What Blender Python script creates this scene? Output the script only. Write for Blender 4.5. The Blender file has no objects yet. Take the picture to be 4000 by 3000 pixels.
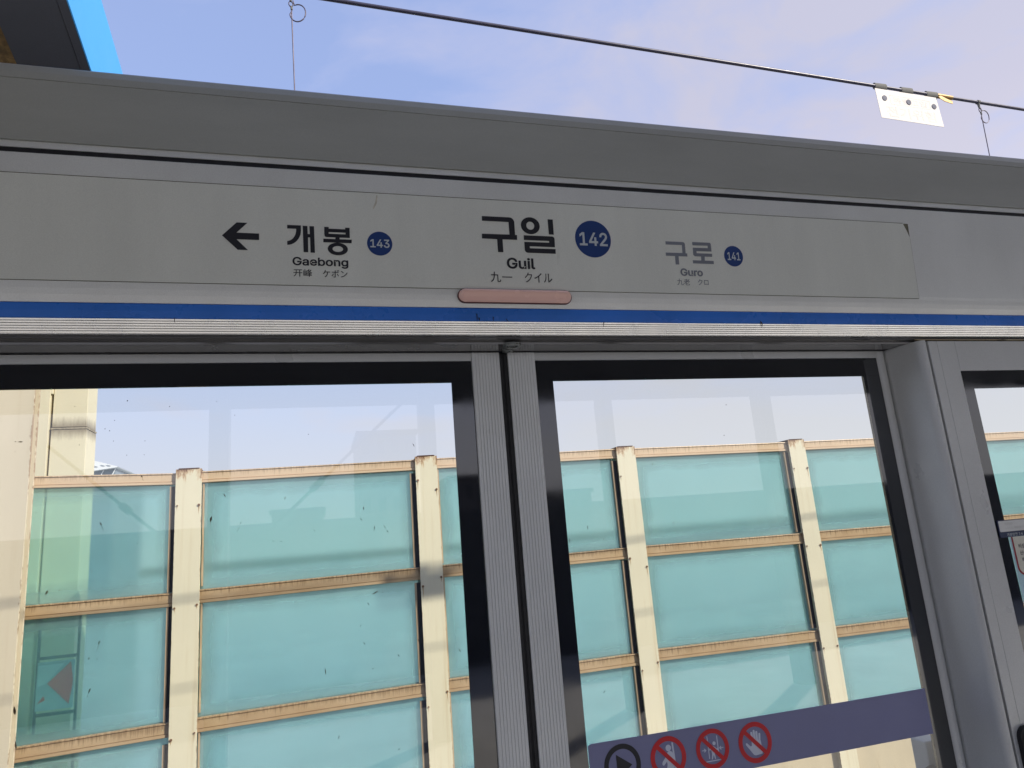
import bpy, bmesh, math, random
import mathutils, mathutils.geometry
from mathutils import Vector, Matrix
R = math.radians
random.seed(7)
scene = bpy.context.scene
col = scene.collection

# ------------------------------------------------------------------ camera
F_PX, PITCH, YAW, ROLL = 2702.61, R(12.5044), R(16.1108), R(-4.5510)
cam_d = bpy.data.cameras.new("camera")
cam = bpy.data.objects.new("camera", cam_d)
col.objects.link(cam)
cam_d.sensor_width = 36.0
cam_d.lens = F_PX / 4000.0 * 36.0
cam_d.clip_start, cam_d.clip_end = 0.05, 5000.0
CAM = Vector((0.0, 0.0, 1.65))
_yaw = Matrix.Rotation(-YAW, 3, 'Z')
_fwd = _yaw @ Vector((0, math.cos(PITCH), math.sin(PITCH)))
_rgt = _yaw @ Vector((1, 0, 0))
_up = _rgt.cross(_fwd)
_r2 = _rgt * math.cos(ROLL) + _up * math.sin(ROLL)
_u2 = _up * math.cos(ROLL) - _rgt * math.sin(ROLL)
cam.matrix_world = Matrix((( _r2.x, _u2.x, -_fwd.x, CAM.x), (_r2.y, _u2.y, -_fwd.y, CAM.y),
                           (_r2.z, _u2.z, -_fwd.z, CAM.z), (0, 0, 0, 1)))
scene.camera = cam

# ------------------------------------------------------------------ sun, sky, exposure
SUN_EL, SUN_ROT = R(35.8), R(130.9)          # from behind the camera, to the right
sun_dir = Vector((math.sin(SUN_ROT) * math.cos(SUN_EL), math.cos(SUN_ROT) * math.cos(SUN_EL), math.sin(SUN_EL)))
sl = bpy.data.lights.new("sun", 'SUN')
sl.energy, sl.angle, sl.color = 3.6, R(0.75), (1.0, 0.93, 0.82)
so = bpy.data.objects.new("sun", sl)
so.rotation_euler = sun_dir.to_track_quat('Z', 'Y').to_euler()
so.location = (8, -8, 12)
col.objects.link(so)

world = bpy.data.worlds.new("World")
scene.world = world
world.use_nodes = True
wn, wl = world.node_tree.nodes, world.node_tree.links
wn.clear()
w_out = wn.new('ShaderNodeOutputWorld')
w_bg = wn.new('ShaderNodeBackground')
w_bg.inputs['Strength'].default_value = 0.13
w_sky = wn.new('ShaderNodeTexSky')
w_sky.sky_type = 'NISHITA'
w_sky.sun_disc = False
w_sky.sun_elevation, w_sky.sun_rotation = SUN_EL, SUN_ROT
w_sky.air_density, w_sky.dust_density, w_sky.ozone_density = 1.0, 1.6, 1.0
w_tc = wn.new('ShaderNodeTexCoord')
w_map = wn.new('ShaderNodeMapping')
w_map.inputs['Scale'].default_value = (1.0, 1.0, 2.2)
w_map.inputs['Location'].default_value = (0.35, 0.1, 0.4)
w_no = wn.new('ShaderNodeTexNoise')
w_no.inputs['Scale'].default_value = 4.2
w_no.inputs['Detail'].default_value = 7
w_no.inputs['Roughness'].default_value = 0.52
w_no.inputs['Distortion'].default_value = 0.35
def w_range(src, a, b, c, d):
    r = wn.new('ShaderNodeMapRange')
    for k, v in zip(('From Min', 'From Max', 'To Min', 'To Max'), (a, b, c, d)): r.inputs[k].default_value = v
    wl.new(src, r.inputs['Value'])
    return r.outputs['Result']
def w_math(op, a, b):
    n = wn.new('ShaderNodeMath'); n.operation = op; n.use_clamp = True
    wl.new(a, n.inputs[0])
    if isinstance(b, float): n.inputs[1].default_value = b
    else: wl.new(b, n.inputs[1])
    return n.outputs[0]
w_sep = wn.new('ShaderNodeSeparateXYZ')
wl.new(w_tc.outputs['Generated'], w_sep.inputs[0])
wl.new(w_tc.outputs['Generated'], w_map.inputs['Vector'])
wl.new(w_map.outputs['Vector'], w_no.inputs['Vector'])
w_bank = w_range(w_sep.outputs[0], -0.05, 0.60, -0.20, 0.23)        # a cloud bank thickening to the right
w_cl = wn.new('ShaderNodeMath'); w_cl.operation = 'ADD'
wl.new(w_no.outputs['Fac'], w_cl.inputs[0]); wl.new(w_bank, w_cl.inputs[1])
w_thick = w_range(w_cl.outputs[0], 0.38, 0.72, 0.0, 1.0)
w_tone = wn.new('ShaderNodeMixRGB')                                 # thin haze -> thick lavender cloud
w_tone.inputs['Color1'].default_value = (2.6, 3.2, 5.6, 1)
w_tone.inputs['Color2'].default_value = (3.2, 3.15, 3.9, 1)
wl.new(w_thick, w_tone.inputs['Fac'])
w_low = wn.new('ShaderNodeMixRGB')                                  # pale dusty air towards the horizon
w_low.inputs['Color1'].default_value = (4.15, 4.1, 4.25, 1)
wl.new(w_range(w_sep.outputs[2], 0.02, 0.46, 0.0, 1.0), w_low.inputs['Fac'])
wl.new(w_tone.outputs['Color'], w_low.inputs['Color2'])
w_mix = wn.new('ShaderNodeMixRGB')
wl.new(w_math('ADD', w_range(w_thick, 0.0, 1.0, 0.50, 0.90), w_range(w_sep.outputs[2], 0.10, 0.52, 0.50, 0.0)), w_mix.inputs['Fac'])
wl.new(w_sky.outputs['Color'], w_mix.inputs['Color1'])
wl.new(w_low.outputs['Color'], w_mix.inputs['Color2'])
wl.new(w_mix.outputs['Color'], w_bg.inputs['Color'])
wl.new(w_bg.outputs['Background'], w_out.inputs['Surface'])

scene.view_settings.view_transform = 'Standard'
scene.view_settings.look = 'None'
scene.view_settings.exposure = 0.62
scene.view_settings.gamma = 1.0

# ------------------------------------------------------------------ materials
class NT:
    def __init__(self, name):
        self.m = bpy.data.materials.new(name)
        self.m.use_nodes = True
        self.n, self.l = self.m.node_tree.nodes, self.m.node_tree.links
        self.n.clear()
        self.out = self.n.new('ShaderNodeOutputMaterial')
        self.tc = self.n.new('ShaderNodeTexCoord')
    def noise(self, scale, detail=5, rough=0.55, stretch=(1, 1, 1), coord='Object'):
        mp = self.n.new('ShaderNodeMapping')
        mp.inputs['Scale'].default_value = stretch
        self.l.new(self.tc.outputs[coord], mp.inputs['Vector'])
        t = self.n.new('ShaderNodeTexNoise')
        t.inputs['Scale'].default_value = scale
        t.inputs['Detail'].default_value = detail
        t.inputs['Roughness'].default_value = rough
        self.l.new(mp.outputs['Vector'], t.inputs['Vector'])
        return t.outputs['Fac']
    def ramp(self, fac, p0, p1, v0=0.0, v1=1.0):
        r = self.n.new('ShaderNodeMapRange')
        r.inputs['From Min'].default_value, r.inputs['From Max'].default_value = p0, p1
        r.inputs['To Min'].default_value, r.inputs['To Max'].default_value = v0, v1
        self.l.new(fac, r.inputs['Value'])
        return r.outputs['Result']
    def math(self, op, a, b=None):
        n = self.n.new('ShaderNodeMath')
        n.operation = op
        for i, v in enumerate((a, b)):
            if v is None: continue
            if isinstance(v, (int, float)): n.inputs[i].default_value = v
            else: self.l.new(v, n.inputs[i])
        return n.outputs[0]
    def mix(self, fac, a, b, mode='MIX'):
        n = self.n.new('ShaderNodeMixRGB')
        n.blend_type = mode
        for s, v in (('Fac', fac), ('Color1', a), ('Color2', b)):
            if isinstance(v, (int, float)): n.inputs[s].default_value = v
            elif isinstance(v, tuple): n.inputs[s].default_value = (*v, 1)
            else: self.l.new(v, n.inputs[s])
        return n.outputs['Color']
    def sep(self, coord='Object'):
        s = self.n.new('ShaderNodeSeparateXYZ')
        self.l.new(self.tc.outputs[coord], s.inputs[0])
        return s.outputs
    def principled(self, color, rough=0.5, metal=0.0, spec=0.5, bump=None, bstr=0.1, bdist=0.002):
        b = self.n.new('ShaderNodeBsdfPrincipled')
        if isinstance(color, tuple): b.inputs['Base Color'].default_value = (*color, 1)
        else: self.l.new(color, b.inputs['Base Color'])
        if isinstance(rough, (int, float)): b.inputs['Roughness'].default_value = rough
        else: self.l.new(rough, b.inputs['Roughness'])
        b.inputs['Metallic'].default_value = metal
        b.inputs['Specular IOR Level'].default_value = spec
        if bump is not None:
            bp = self.n.new('ShaderNodeBump')
            bp.inputs['Strength'].default_value, bp.inputs['Distance'].default_value = bstr, bdist
            self.l.new(bump, bp.inputs['Height'])
            self.l.new(bp.outputs['Normal'], b.inputs['Normal'])
        return b
    def done(self, shader):
        self.l.new(shader.outputs[0], self.out.inputs['Surface'])
        return self.m

def paint(name, c, rough=0.45, metal=0.0, var=0.10, scale=6.0, dirt=None, dirt_lo=0.62, stretch=(1, 1, 1), grain=0.0, spec=0.5, bump=0.0, dscale=9.0):
    """plain coated surface with a little cloudiness, fine grain and patchy dirt"""
    t = NT(name)
    n1 = t.ramp(t.noise(scale, 5, 0.6, stretch), 0.3, 0.7)
    col_ = t.mix(n1, tuple(v * (1 - var) for v in c), tuple(min(1, v * (1 + var)) for v in c))
    if grain:
        g = t.ramp(t.noise(420, 2, 0.7), 0.3, 0.7, 1 - grain, 1 + grain)
        gg = t.n.new('ShaderNodeCombineColor')
        for i in range(3): t.l.new(g, gg.inputs[i])
        col_ = t.mix(1.0, col_, gg.outputs[0], 'MULTIPLY')
    if dirt:
        d = t.ramp(t.noise(dscale, 8, 0.68, stretch), dirt_lo, dirt_lo + 0.16, 0, 0.75)
        col_ = t.mix(d, col_, dirt)
    rg = t.ramp(t.noise(scale * 2.3, 4), 0.3, 0.7, max(0.02, rough - 0.06), rough + 0.06)
    bn = t.noise(160, 3) if bump else None
    return t.done(t.principled(col_, rg, metal, spec, bn, bump))

M = {}
M['fascia'] = paint('grey_fascia_paint', (0.375, 0.38, 0.35), 0.42, 0, 0.09, 3.0, (0.25, 0.245, 0.22), 0.68, (0.5, 1, 2.2), 0.05)
M['header'] = paint('pale_grey_panel_paint', (0.78, 0.79, 0.765), 0.34, 0.2, 0.04, 3.0, (0.60, 0.58, 0.54), 0.80, (2, 1, 1), 0.05)
M['film'] = paint('off_white_sign_film', (0.735, 0.745, 0.68), 0.38, 0, 0.05, 2.5, (0.34, 0.32, 0.27), 0.68, (2.5, 1, 0.6), 0.05, dscale=5)
M['blue'] = paint('blue_stripe_paint', (0.043, 0.195, 0.70), 0.28, 0, 0.10, 4.0, (0.02, 0.035, 0.09), 0.70, (1.5, 1, 1), 0.04)
M['alu'] = paint('brushed_aluminium', (0.96, 0.955, 0.935), 0.24, 0.95, 0.03, 9.0, (0.70, 0.68, 0.65), 0.74, (2, 1, 1), 0.03, dscale=14)
M['alu_v'] = paint('anodised_door_aluminium', (0.76, 0.77, 0.76), 0.34, 0.2, 0.05, 8.0, (0.58, 0.58, 0.56), 0.72, (1, 1, .3), 0.06)
M['door_paint'] = paint('grey_door_frame_paint', (0.62, 0.625, 0.61), 0.32, 0.15, 0.04, 3.0, (0.50, 0.50, 0.48), 0.72, (1, 1, .4), 0.06)
M['soffit'] = paint('dark_glossy_soffit', (0.15, 0.145, 0.14), 0.09, 0.25, 0.06, 4.0, (0.12, 0.11, 0.10), 0.72)
M['black'] = paint('black_rubber', (0.012, 0.012, 0.014), 0.55, 0, 0.2, 20)
M['frit'] = paint('black_printed_glass', (0.004, 0.005, 0.010), 0.03, 0, 0.1, 3, spec=1.0)
M['frit'].node_tree.nodes['Principled BSDF'].inputs['IOR'].default_value = 1.62
M['letter'] = paint('black_lettering', (0.016, 0.016, 0.022), 0.45, 0, 0.1, 10)
M['letter_grey'] = paint('faded_grey_lettering', (0.20, 0.215, 0.25), 0.45, 0, 0.1, 10)
M['badge'] = paint('navy_badge', (0.012, 0.045, 0.19), 0.40, 0, 0.08, 10)
M['numeral'] = paint('pale_numeral', (0.55, 0.60, 0.62), 0.45, 0, 0.05, 10)
M['residue'] = paint('brown_adhesive', (0.13, 0.12, 0.075), 0.6, 0, 0.3, 120)
M['board_red'] = paint('red_board_paint', (0.92, 0.025, 0.03), 0.5, 0, 0.05, 8)
M['board_blue'] = paint('pale_blue_board', (0.45, 0.52, 0.62), 0.5, 0, 0.05, 8)
M['drip'] = paint('pale_brown_drip', (0.60, 0.57, 0.47), 0.5, 0, 0.2, 80)
M['lamp'] = paint('pink_lamp_cover', (1.0, 0.62, 0.52), 0.25, 0, 0.03, 6)
M['bezel'] = paint('dark_red_bezel', (0.12, 0.035, 0.03), 0.4, 0, 0.1, 6)
M['steel'] = paint('dull_steel', (0.25, 0.26, 0.25), 0.30, 0.7, 0.1, 20)
M['sticker'] = paint('violet_grey_sticker', (0.25, 0.255, 0.43), 0.42, 0, 0.05, 4, grain=0.05)
M['red'] = paint('red_prohibition', (0.70, 0.016, 0.022), 0.42, 0, 0.08, 8)
M['picto'] = paint('pale_pictogram', (0.74, 0.77, 0.88), 0.45, 0, 0.05, 8)
M['notice'] = paint('cream_notice', (0.74, 0.71, 0.60), 0.5, 0, 0.05, 8, grain=0.05)
M['notice_edge'] = paint('pale_blue_notice_edge', (0.50, 0.72, 0.78), 0.5, 0, 0.05, 8)
M['notice_red'] = paint('red_notice_border', (0.35, 0.02, 0.035), 0.5, 0, 0.05, 8)
M['navy'] = paint('navy_plate', (0.022, 0.035, 0.10), 0.35, 0, 0.06, 8)
M['braille'] = paint('silver_braille_plate', (0.74, 0.74, 0.72), 0.38, 0.3, 0.04, 12, grain=0.05)
M['bronze'] = paint('bronze_handle', (0.22, 0.15, 0.10), 0.35, 0.4, 0.1, 12)
M['sensor'] = paint('grey_sensor_housing', (0.30, 0.32, 0.35), 0.5, 0, 0.05, 12)
M['cable'] = paint('dark_cable_sheath', (0.045, 0.042, 0.075), 0.35, 0, 0.15, 12)
M['wire'] = paint('dark_copper_wire', (0.09, 0.075, 0.10), 0.4, 0.5, 0.15, 12)
M['plate'] = paint('white_enamel_plate', (0.77, 0.72, 0.665), 0.75, 0, 0.04, 8, (0.55, 0.44, 0.38), 0.70, spec=0.25)
M['plate_faint'] = paint('faint_pink_print', (0.75, 0.68, 0.625), 0.8, 0, 0.05, 8, spec=0.2)  # print colour very close to the plate face
M['clip'] = paint('grey_clip', (0.17, 0.165, 0.15), 0.8, 0, 0.06, 20, spec=0.15)
M['disc'] = paint('grey_fixing_disc', (0.20, 0.20, 0.23), 0.85, 0, 0.1, 30, spec=0.1)
M['brass'] = paint('brass_sleeve', (0.38, 0.24, 0.09), 0.32, 0.4, 0.15, 40)
M['canopy_under'] = paint('dark_canopy_soffit', (0.055, 0.06, 0.085), 0.6, 0, 0.12, 3, (0.10, 0.09, 0.08), 0.6, grain=0.12, dscale=5)
M['canopy_blue'] = paint('bright_blue_fascia', (0.055, 0.37, 0.86), 0.40, 0, 0.03, 2, (0.10, 0.30, 0.60), 0.74)
M['canopy_deck'] = paint('rust_stained_decking', (0.22, 0.14, 0.06), 0.75, 0, 0.5, 16, (0.03, 0.025, 0.02), 0.5, dscale=22)
M['canopy_main'] = paint('grey_canopy_deck', (0.10, 0.105, 0.11), 0.7, 0, 0.1, 2)
M['concrete'] = paint('pale_platform_paving', (0.54, 0.53, 0.51), 0.8, 0, 0.12, 2, (0.18, 0.17, 0.16), 0.6, bump=0.2)
M['ballast'] = paint('track_ballast', (0.17, 0.155, 0.135), 0.95, 0, 0.4, 30, (0.08, 0.07, 0.06), 0.5, bump=0.8)
M['water'] = paint('pale_backdrop_water', (0.36, 0.40, 0.39), 0.10, 0, 0.15, 0.5, spec=0.9)
M['earth'] = paint('dry_ground', (0.20, 0.19, 0.15), 0.95, 0, 0.3, 0.4)
M['darkwall'] = paint('dark_wall_panel', (0.07, 0.075, 0.08), 0.5, 0, 0.1, 2)
M['concrete_bld'] = paint('apartment_render', (0.13, 0.125, 0.125), 0.8, 0, 0.1, 0.3)
M['window'] = paint('dark_window', (0.04, 0.05, 0.06), 0.1, 0, 0.1, 1)
M['white_roof'] = paint('white_roof_sheet', (0.72, 0.72, 0.72), 0.5, 0, 0.04, 0.5)
M['roof_dark'] = paint('dark_glazing', (0.22, 0.26, 0.30), 0.3, 0, 0.1, 1)  # dark blue-grey of the hall's glazing and roof vents
M['beige_panel'] = paint('beige_absorber_panel', (0.60, 0.50, 0.34), 0.55, 0, 0.06, 3, (0.42, 0.30, 0.17), 0.62, (1.5, 1, .4), bump=0.05, dscale=4)
M['gasket_shade'] = paint('dark_gasket_shade', (0.03, 0.032, 0.04), 0.7, 0, 0.2, 20, (0.09, 0.085, 0.08), 0.6)
M['bolt'] = paint('rusty_bolt_head', (0.20, 0.10, 0.05), 0.8, 0, 0.4, 60)
M['rust_run'] = paint('rust_run', (0.50, 0.33, 0.17), 0.8, 0, 0.2, 60)
M['rust'] = paint('rust_brown', (0.10, 0.035, 0.012), 0.9, 0, 0.4, 60)

def steel_paint(name, c, rust_amt=0.0, streak=0.3, speck=0.66, top=None, edge=None):
    """cream railway steel paint: vertical run-off, speckled chips and rust, more of it near a capped top"""
    t = NT(name)
    n1 = t.ramp(t.noise(2.2, 4, 0.5, (1.2, 1, .5)), 0.3, 0.7)
    c0 = t.mix(n1, tuple(v * 0.94 for v in c), tuple(min(1, v * 1.05) for v in c))
    st = t.ramp(t.noise(14, 6, 0.6, (1.6, 1, 0.05)), 0.52, 0.78, 0, streak)
    c0 = t.mix(st, c0, (c[0] * .72, c[1] * .58, c[2] * .40))
    sp = t.ramp(t.noise(38, 6, 0.75, (1.2, 1, 0.8)), speck, speck + 0.05, 0, 0.55)
    c0 = t.mix(sp, c0, (0.30, 0.20, 0.11))
    if edge is not None:                                     # paint chipped off along both edges
        ax_ = t.math('ABSOLUTE', t.math('SUBTRACT', t.sep()[0], edge[0]))
        en_ = t.math('ADD', t.math('ADD', t.math('MULTIPLY', t.noise(42, 6, 0.7, (1, 1, 0.55)), 0.6), t.math('MULTIPLY', t.noise(2.2, 3, 0.6), 0.5)), t.ramp(ax_, edge[1] - edge[2], edge[1], -0.30, 0.08))
        c0 = t.mix(t.ramp(en_, 0.60, 0.68, 0, 0.75), c0, (0.27, 0.15, 0.07))
    if top is not None:
        z = t.sep()[2]
        near = t.ramp(z, top - 0.16, top, 0, 0.36)
        nn = t.math('ADD', t.noise(11, 7, 0.7, (1.5, 1, 0.55)), near)
        c0 = t.mix(t.ramp(nn, 0.70, 0.80, 0, 0.6), c0, (0.55, 0.30, 0.12))
        c0 = t.mix(t.ramp(nn, 0.78, 0.88, 0, 0.9), c0, (0.16, 0.055, 0.02))
    if rust_amt:
        rn = t.ramp(t.noise(7, 8, 0.72, (1.4, 1, 0.6)), 0.70, 0.84, 0, rust_amt)
        c0 = t.mix(rn, c0, (0.34, 0.18, 0.08))
    return t.done(t.principled(c0, 0.5, 0.0, 0.4, t.noise(45, 4), 0.10))

POST_TOP = 2.44
M['post'] = steel_paint('cream_post_paint', (0.80, 0.72, 0.52), 0.4, 0.5, 0.66, POST_TOP, (0.0, 0.1015, 0.022))
M['column'] = steel_paint('cream_column_paint', (0.70, 0.60, 0.44), 0.25, 0.25, 0.64, None, (0.0, 0.272, 0.035))
def joint_paint():
    t = NT('cream_paint_with_sooty_joint')
    c = (0.73, 0.655, 0.475)
    n1 = t.ramp(t.noise(2.2, 4, 0.5), 0.3, 0.7)
    c0 = t.mix(n1, tuple(v * 0.95 for v in c), tuple(v * 1.04 for v in c))
    dz = t.math('ABSOLUTE', t.math('SUBTRACT', t.sep()[2], 4.20))
    m_ = t.math('ADD', t.ramp(dz, 0.0, 0.13, 0.62, 0.0), t.math('MULTIPLY', t.math('SUBTRACT', t.noise(20, 6, 0.7, (1.6, 1, 0.35)), 0.5), 0.55))
    c0 = t.mix(t.ramp(m_, 0.08, 0.50, 0, 0.9), c0, (0.26, 0.21, 0.14))
    sp = t.ramp(t.noise(36, 6, 0.75), 0.70, 0.75, 0, 0.5)
    c0 = t.mix(sp, c0, (0.32, 0.24, 0.15))
    return t.done(t.principled(c0, 0.5, 0, 0.4))
M['column_joint'] = joint_paint()
M['column2'] = steel_paint('pale_cream_column_paint', (0.73, 0.655, 0.475), 0.0, 0.12, 0.74)
M['grime'] = paint('weathered_joint_grime', (0.30, 0.25, 0.17), 0.8, 0, 0.4, 30)

def rail_mat(name, c, grime):
    """champagne anodised rail, rain-streaked from its top lip"""
    t = NT(name)
    n1 = t.ramp(t.noise(3, 4, 0.5, (0.4, 1, 3)), 0.3, 0.7)
    c0 = t.mix(n1, tuple(v * 0.9 for v in c), tuple(v * 1.08 for v in c))
    pt = t.ramp(t.noise(1.1, 5, 0.6), 0.40, 0.68, 0, grime)
    c0 = t.mix(pt, c0, (c[0] * .66, c[1] * .56, c[2] * .42))
    z = t.sep()[2]
    drip = t.math('ADD', t.noise(30, 5, 0.7, (1.5, 1, 0.06)), t.ramp(z, -0.075, -0.012, -0.10, 0.12))
    st = t.ramp(drip, 0.52, 0.70, 0, 0.35 + grime * .6)
    c0 = t.mix(st, c0, (0.22, 0.13, 0.06))
    return t.done(t.principled(c0, 0.45, 0.05, 0.4))
M['rail'] = rail_mat('champagne_rail', (0.72, 0.53, 0.345), 0.30)
M['rail_dirty'] = rail_mat('grimy_champagne_rail', (0.58, 0.415, 0.245), 0.85)

def frosted(name):
    """translucent teal noise-barrier sheet with dusty, browned margins"""
    t = NT(name)
    c = (0.27, 0.52, 0.53)
    n1 = t.ramp(t.noise(1.3, 4, 0.5), 0.3, 0.7)
    c0 = t.mix(n1, (0.21, 0.50, 0.51), (0.33, 0.62, 0.62))
    cl_ = t.ramp(t.noise(2.6, 6, 0.6, (1, 1, 0.7)), 0.48, 0.74, 0, 0.30)
    c0 = t.mix(cl_, c0, (0.46, 0.55, 0.50))
    sw = t.ramp(t.noise(9, 5, 0.6, (1.3, 1, 0.04)), 0.55, 0.75, 0, 0.22)
    c0 = t.mix(sw, c0, (0.30, 0.36, 0.34))
    s = t.sep('Generated')
    dx = t.math('MULTIPLY', t.math('MINIMUM', s[0], t.math('SUBTRACT', 1.0, s[0])), 1.8)
    dz = t.math('MULTIPLY', t.math('MINIMUM', s[2], t.math('SUBTRACT', 1.0, s[2])), 0.9)
    d = t.math('MINIMUM', dx, dz)
    wob = t.math('MULTIPLY', t.math('SUBTRACT', t.noise(5, 5, 0.6), 0.5), 0.09)
    e = t.ramp(t.math('ADD', d, wob), -0.03, 0.17, 0.55, 0.0)
    c0 = t.mix(e, c0, (0.52, 0.50, 0.44))
    fine = t.ramp(t.math('ADD', dz, t.math('MULTIPLY', t.noise(60, 4, 0.7, (1, 1, .5)), 0.03)), 0.012, 0.04, 0.55, 0.0)
    c0 = t.mix(fine, c0, (0.20, 0.15, 0.10))
    dif = t.principled(c0, 0.30, 0, 0.5)
    ref = t.n.new('ShaderNodeBsdfRefraction')
    ref.inputs['Color'].default_value = (0.80, 0.99, 0.955, 1)
    ref.inputs['Roughness'].default_value = 0.13
    ref.inputs['IOR'].default_value = 1.22
    tl_ = t.n.new('ShaderNodeBsdfTranslucent')
    t.l.new(c0, tl_.inputs['Color'])
    dm_ = t.n.new('ShaderNodeMixShader')
    dm_.inputs[0].default_value = 0.42
    t.l.new(dif.outputs[0], dm_.inputs[1]); t.l.new(tl_.outputs[0], dm_.inputs[2])
    dif = dm_
    mx = t.n.new('ShaderNodeMixShader')
    t.l.new(t.ramp(e, 0, 0.55, 0.76, 0.34), mx.inputs[0])
    t.l.new(dif.outputs[0], mx.inputs[1])
    t.l.new(ref.outputs[0], mx.inputs[2])
    return t.done(mx)
M['teal'] = frosted('frosted_teal_sheet')

def pane_mat():
    t = NT('clear_door_glass')
    tr = t.n.new('ShaderNodeBsdfTransparent')
    tr.inputs['Color'].default_value = (0.94, 0.965, 0.965, 1)
    gl = t.n.new('ShaderNodeBsdfGlossy')
    gl.inputs['Roughness'].default_value = 0.0
    fr = t.n.new('ShaderNodeFresnel')
    fr.inputs['IOR'].default_value = 1.5
    geo = t.n.new('ShaderNodeNewGeometry')
    front = t.math('SUBTRACT', 1.0, geo.outputs['Backfacing'])
    fac = t.math('MULTIPLY', t.math('MULTIPLY', fr.outputs[0], 2.8), front)
    mx = t.n.new('ShaderNodeMixShader')
    t.l.new(t.math('MINIMUM', fac, 1.0), mx.inputs[0])
    t.l.new(tr.outputs[0], mx.inputs[1])
    t.l.new(gl.outputs[0], mx.inputs[2])
    return t.done(mx)
M['pane'] = pane_mat()
M['speck'] = paint('dried_dirt_splash', (0.075, 0.05, 0.02), 0.8, 0, 0.4, 200)

# ------------------------------------------------------------------ mesh helpers
class MB:
    def __init__(self): self.v, self.f, self.s, self.mi = [], [], [], []
    def add(self, vs, fs, smooth=False, mi=0):
        o = len(self.v)
        self.v += [tuple(v) for v in vs]
        for f in fs:
            self.f.append([i + o for i in f]); self.s.append(smooth); self.mi.append(mi)
        return self
    def box(self, x0, x1, y0, y1, z0, z1, mi=0):
        vs = [(x, y, z) for z in (z0, z1) for y in (y0, y1) for x in (x0, x1)]
        return self.add(vs, [(0, 2, 3, 1), (4, 5, 7, 6), (0, 1, 5, 4), (2, 6, 7, 3), (0, 4, 6, 2), (1, 3, 7, 5)], mi=mi)
    def prism_x(self, prof, x0, x1, smooth=False, mi=0):          # closed (y, z) outline swept along x
        n = len(prof)
        vs = [(x0, y, z) for y, z in prof] + [(x1, y, z) for y, z in prof]
        self.add(vs, [(i, (i + 1) % n, n + (i + 1) % n, n + i) for i in range(n)], smooth, mi)
        return self.add(vs, [tuple(range(n - 1, -1, -1)), tuple(range(n, 2 * n))], mi=mi)
    def prism_z(self, prof, z0, z1, smooth=False, mi=0):          # closed (x, y) outline swept along z
        n = len(prof)
        vs = [(x, y, z0) for x, y in prof] + [(x, y, z1) for x, y in prof]
        self.add(vs, [(i, (i + 1) % n, n + (i + 1) % n, n + i) for i in range(n)], smooth, mi)
        return self.add(vs, [tuple(range(n - 1, -1, -1)), tuple(range(n, 2 * n))], mi=mi)
    def tube(self, pts, r, n=10, mi=0):
        pts = [Vector(p) for p in pts]
        rings = []
        for i, p in enumerate(pts):
            d = (pts[min(i + 1, len(pts) - 1)] - pts[max(i - 1, 0)]).normalized()
            a = d.cross(Vector((0, 0, 1)) if abs(d.z) < 0.9 else Vector((1, 0, 0))).normalized()
            b = d.cross(a)
            rr = r[i] if isinstance(r, (list, tuple)) else r
            rings.append([p + (a * math.cos(6.28318 * k / n) + b * math.sin(6.28318 * k / n)) * rr for k in range(n)])
        vs = [v for ring in rings for v in ring]
        fs = [(i * n + k, i * n + (k + 1) % n, (i + 1) * n + (k + 1) % n, (i + 1) * n + k) for i in range(len(pts) - 1) for k in range(n)]
        self.add(vs, fs, True, mi)
        o = (len(pts) - 1) * n
        return self.add(vs, [tuple(range(n - 1, -1, -1)), tuple(range(o, o + n))], mi=mi)
    def flat(self, poly, place, th):                              # outline in a plane, given a real thickness
        n = len(poly)
        a = [place(x, z, th) for x, z in poly]; b = [place(x, z, 0.0) for x, z in poly]
        self.add(a + b, [tuple(range(n))] + [(i, (i + 1) % n, n + (i + 1) % n, n + i) for i in range(n)])
        return self
    def ring(self, cx, cz, ro, ri, place, th, n=48, ax=1.0, aro=1.0):
        P = lambda r, k, t, s: place(cx + r * s * math.cos(6.28318 * k / n), cz + r * math.sin(6.28318 * k / n), t)
        vs = [P(ro, k, th, aro) for k in range(n)] + [P(ri, k, th, ax) for k in range(n)] + [P(ro, k, 0, aro) for k in range(n)] + [P(ri, k, 0, ax) for k in range(n)]
        fs = []
        for k in range(n):
            j = (k + 1) % n
            fs += [(k, j, n + j, n + k), (k, 2 * n + k, 2 * n + j, j), (n + k, n + j, 3 * n + j, 3 * n + k)]
        return self.add(vs, fs)
    def disc(self, cx, cz, r, place, th, n=48):
        return self.flat([(cx + r * math.cos(6.28318 * k / n), cz + r * math.sin(6.28318 * k / n)) for k in range(n)], place, th)
    def build(self, name, mat, parent=None, origin=None, bevel=0.0):
        o_ = Vector(origin) if origin is not None else (world_loc(parent) if parent else Vector((0, 0, 0)))
        me = bpy.data.meshes.new(name)
        me.from_pydata([tuple(Vector(v) - o_) for v in self.v], [], self.f)
        mats = mat if isinstance(mat, list) else [mat]
        for m in mats: me.materials.append(M[m])
        for p, s, i in zip(me.polygons, self.s, self.mi):
            p.use_smooth = s; p.material_index = i
        me.update()
        bm = bmesh.new(); bm.from_mesh(me)
        bmesh.ops.recalc_face_normals(bm, faces=bm.faces)
        bm.to_mesh(me); bm.free()
        ob = bpy.data.objects.new(name, me)
        col.objects.link(ob)
        if parent:
            ob.parent = parent
            ob.location = o_ - world_loc(parent)
        else:
            ob.location = o_
        if bevel:
            b = ob.modifiers.new('bevel', 'BEVEL'); b.width = bevel; b.segments = 2; b.limit_method = 'ANGLE'
        return ob
def world_loc(o):
    v = Vector((0, 0, 0))
    while o is not None:
        v += o.location; o = o.parent
    return v
def tag(o, label=None, cat=None, group=None, kind=None):
    if label: o['label'] = label
    if cat: o['category'] = cat
    if group: o['group'] = group
    if kind: o['kind'] = kind
    return o
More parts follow.
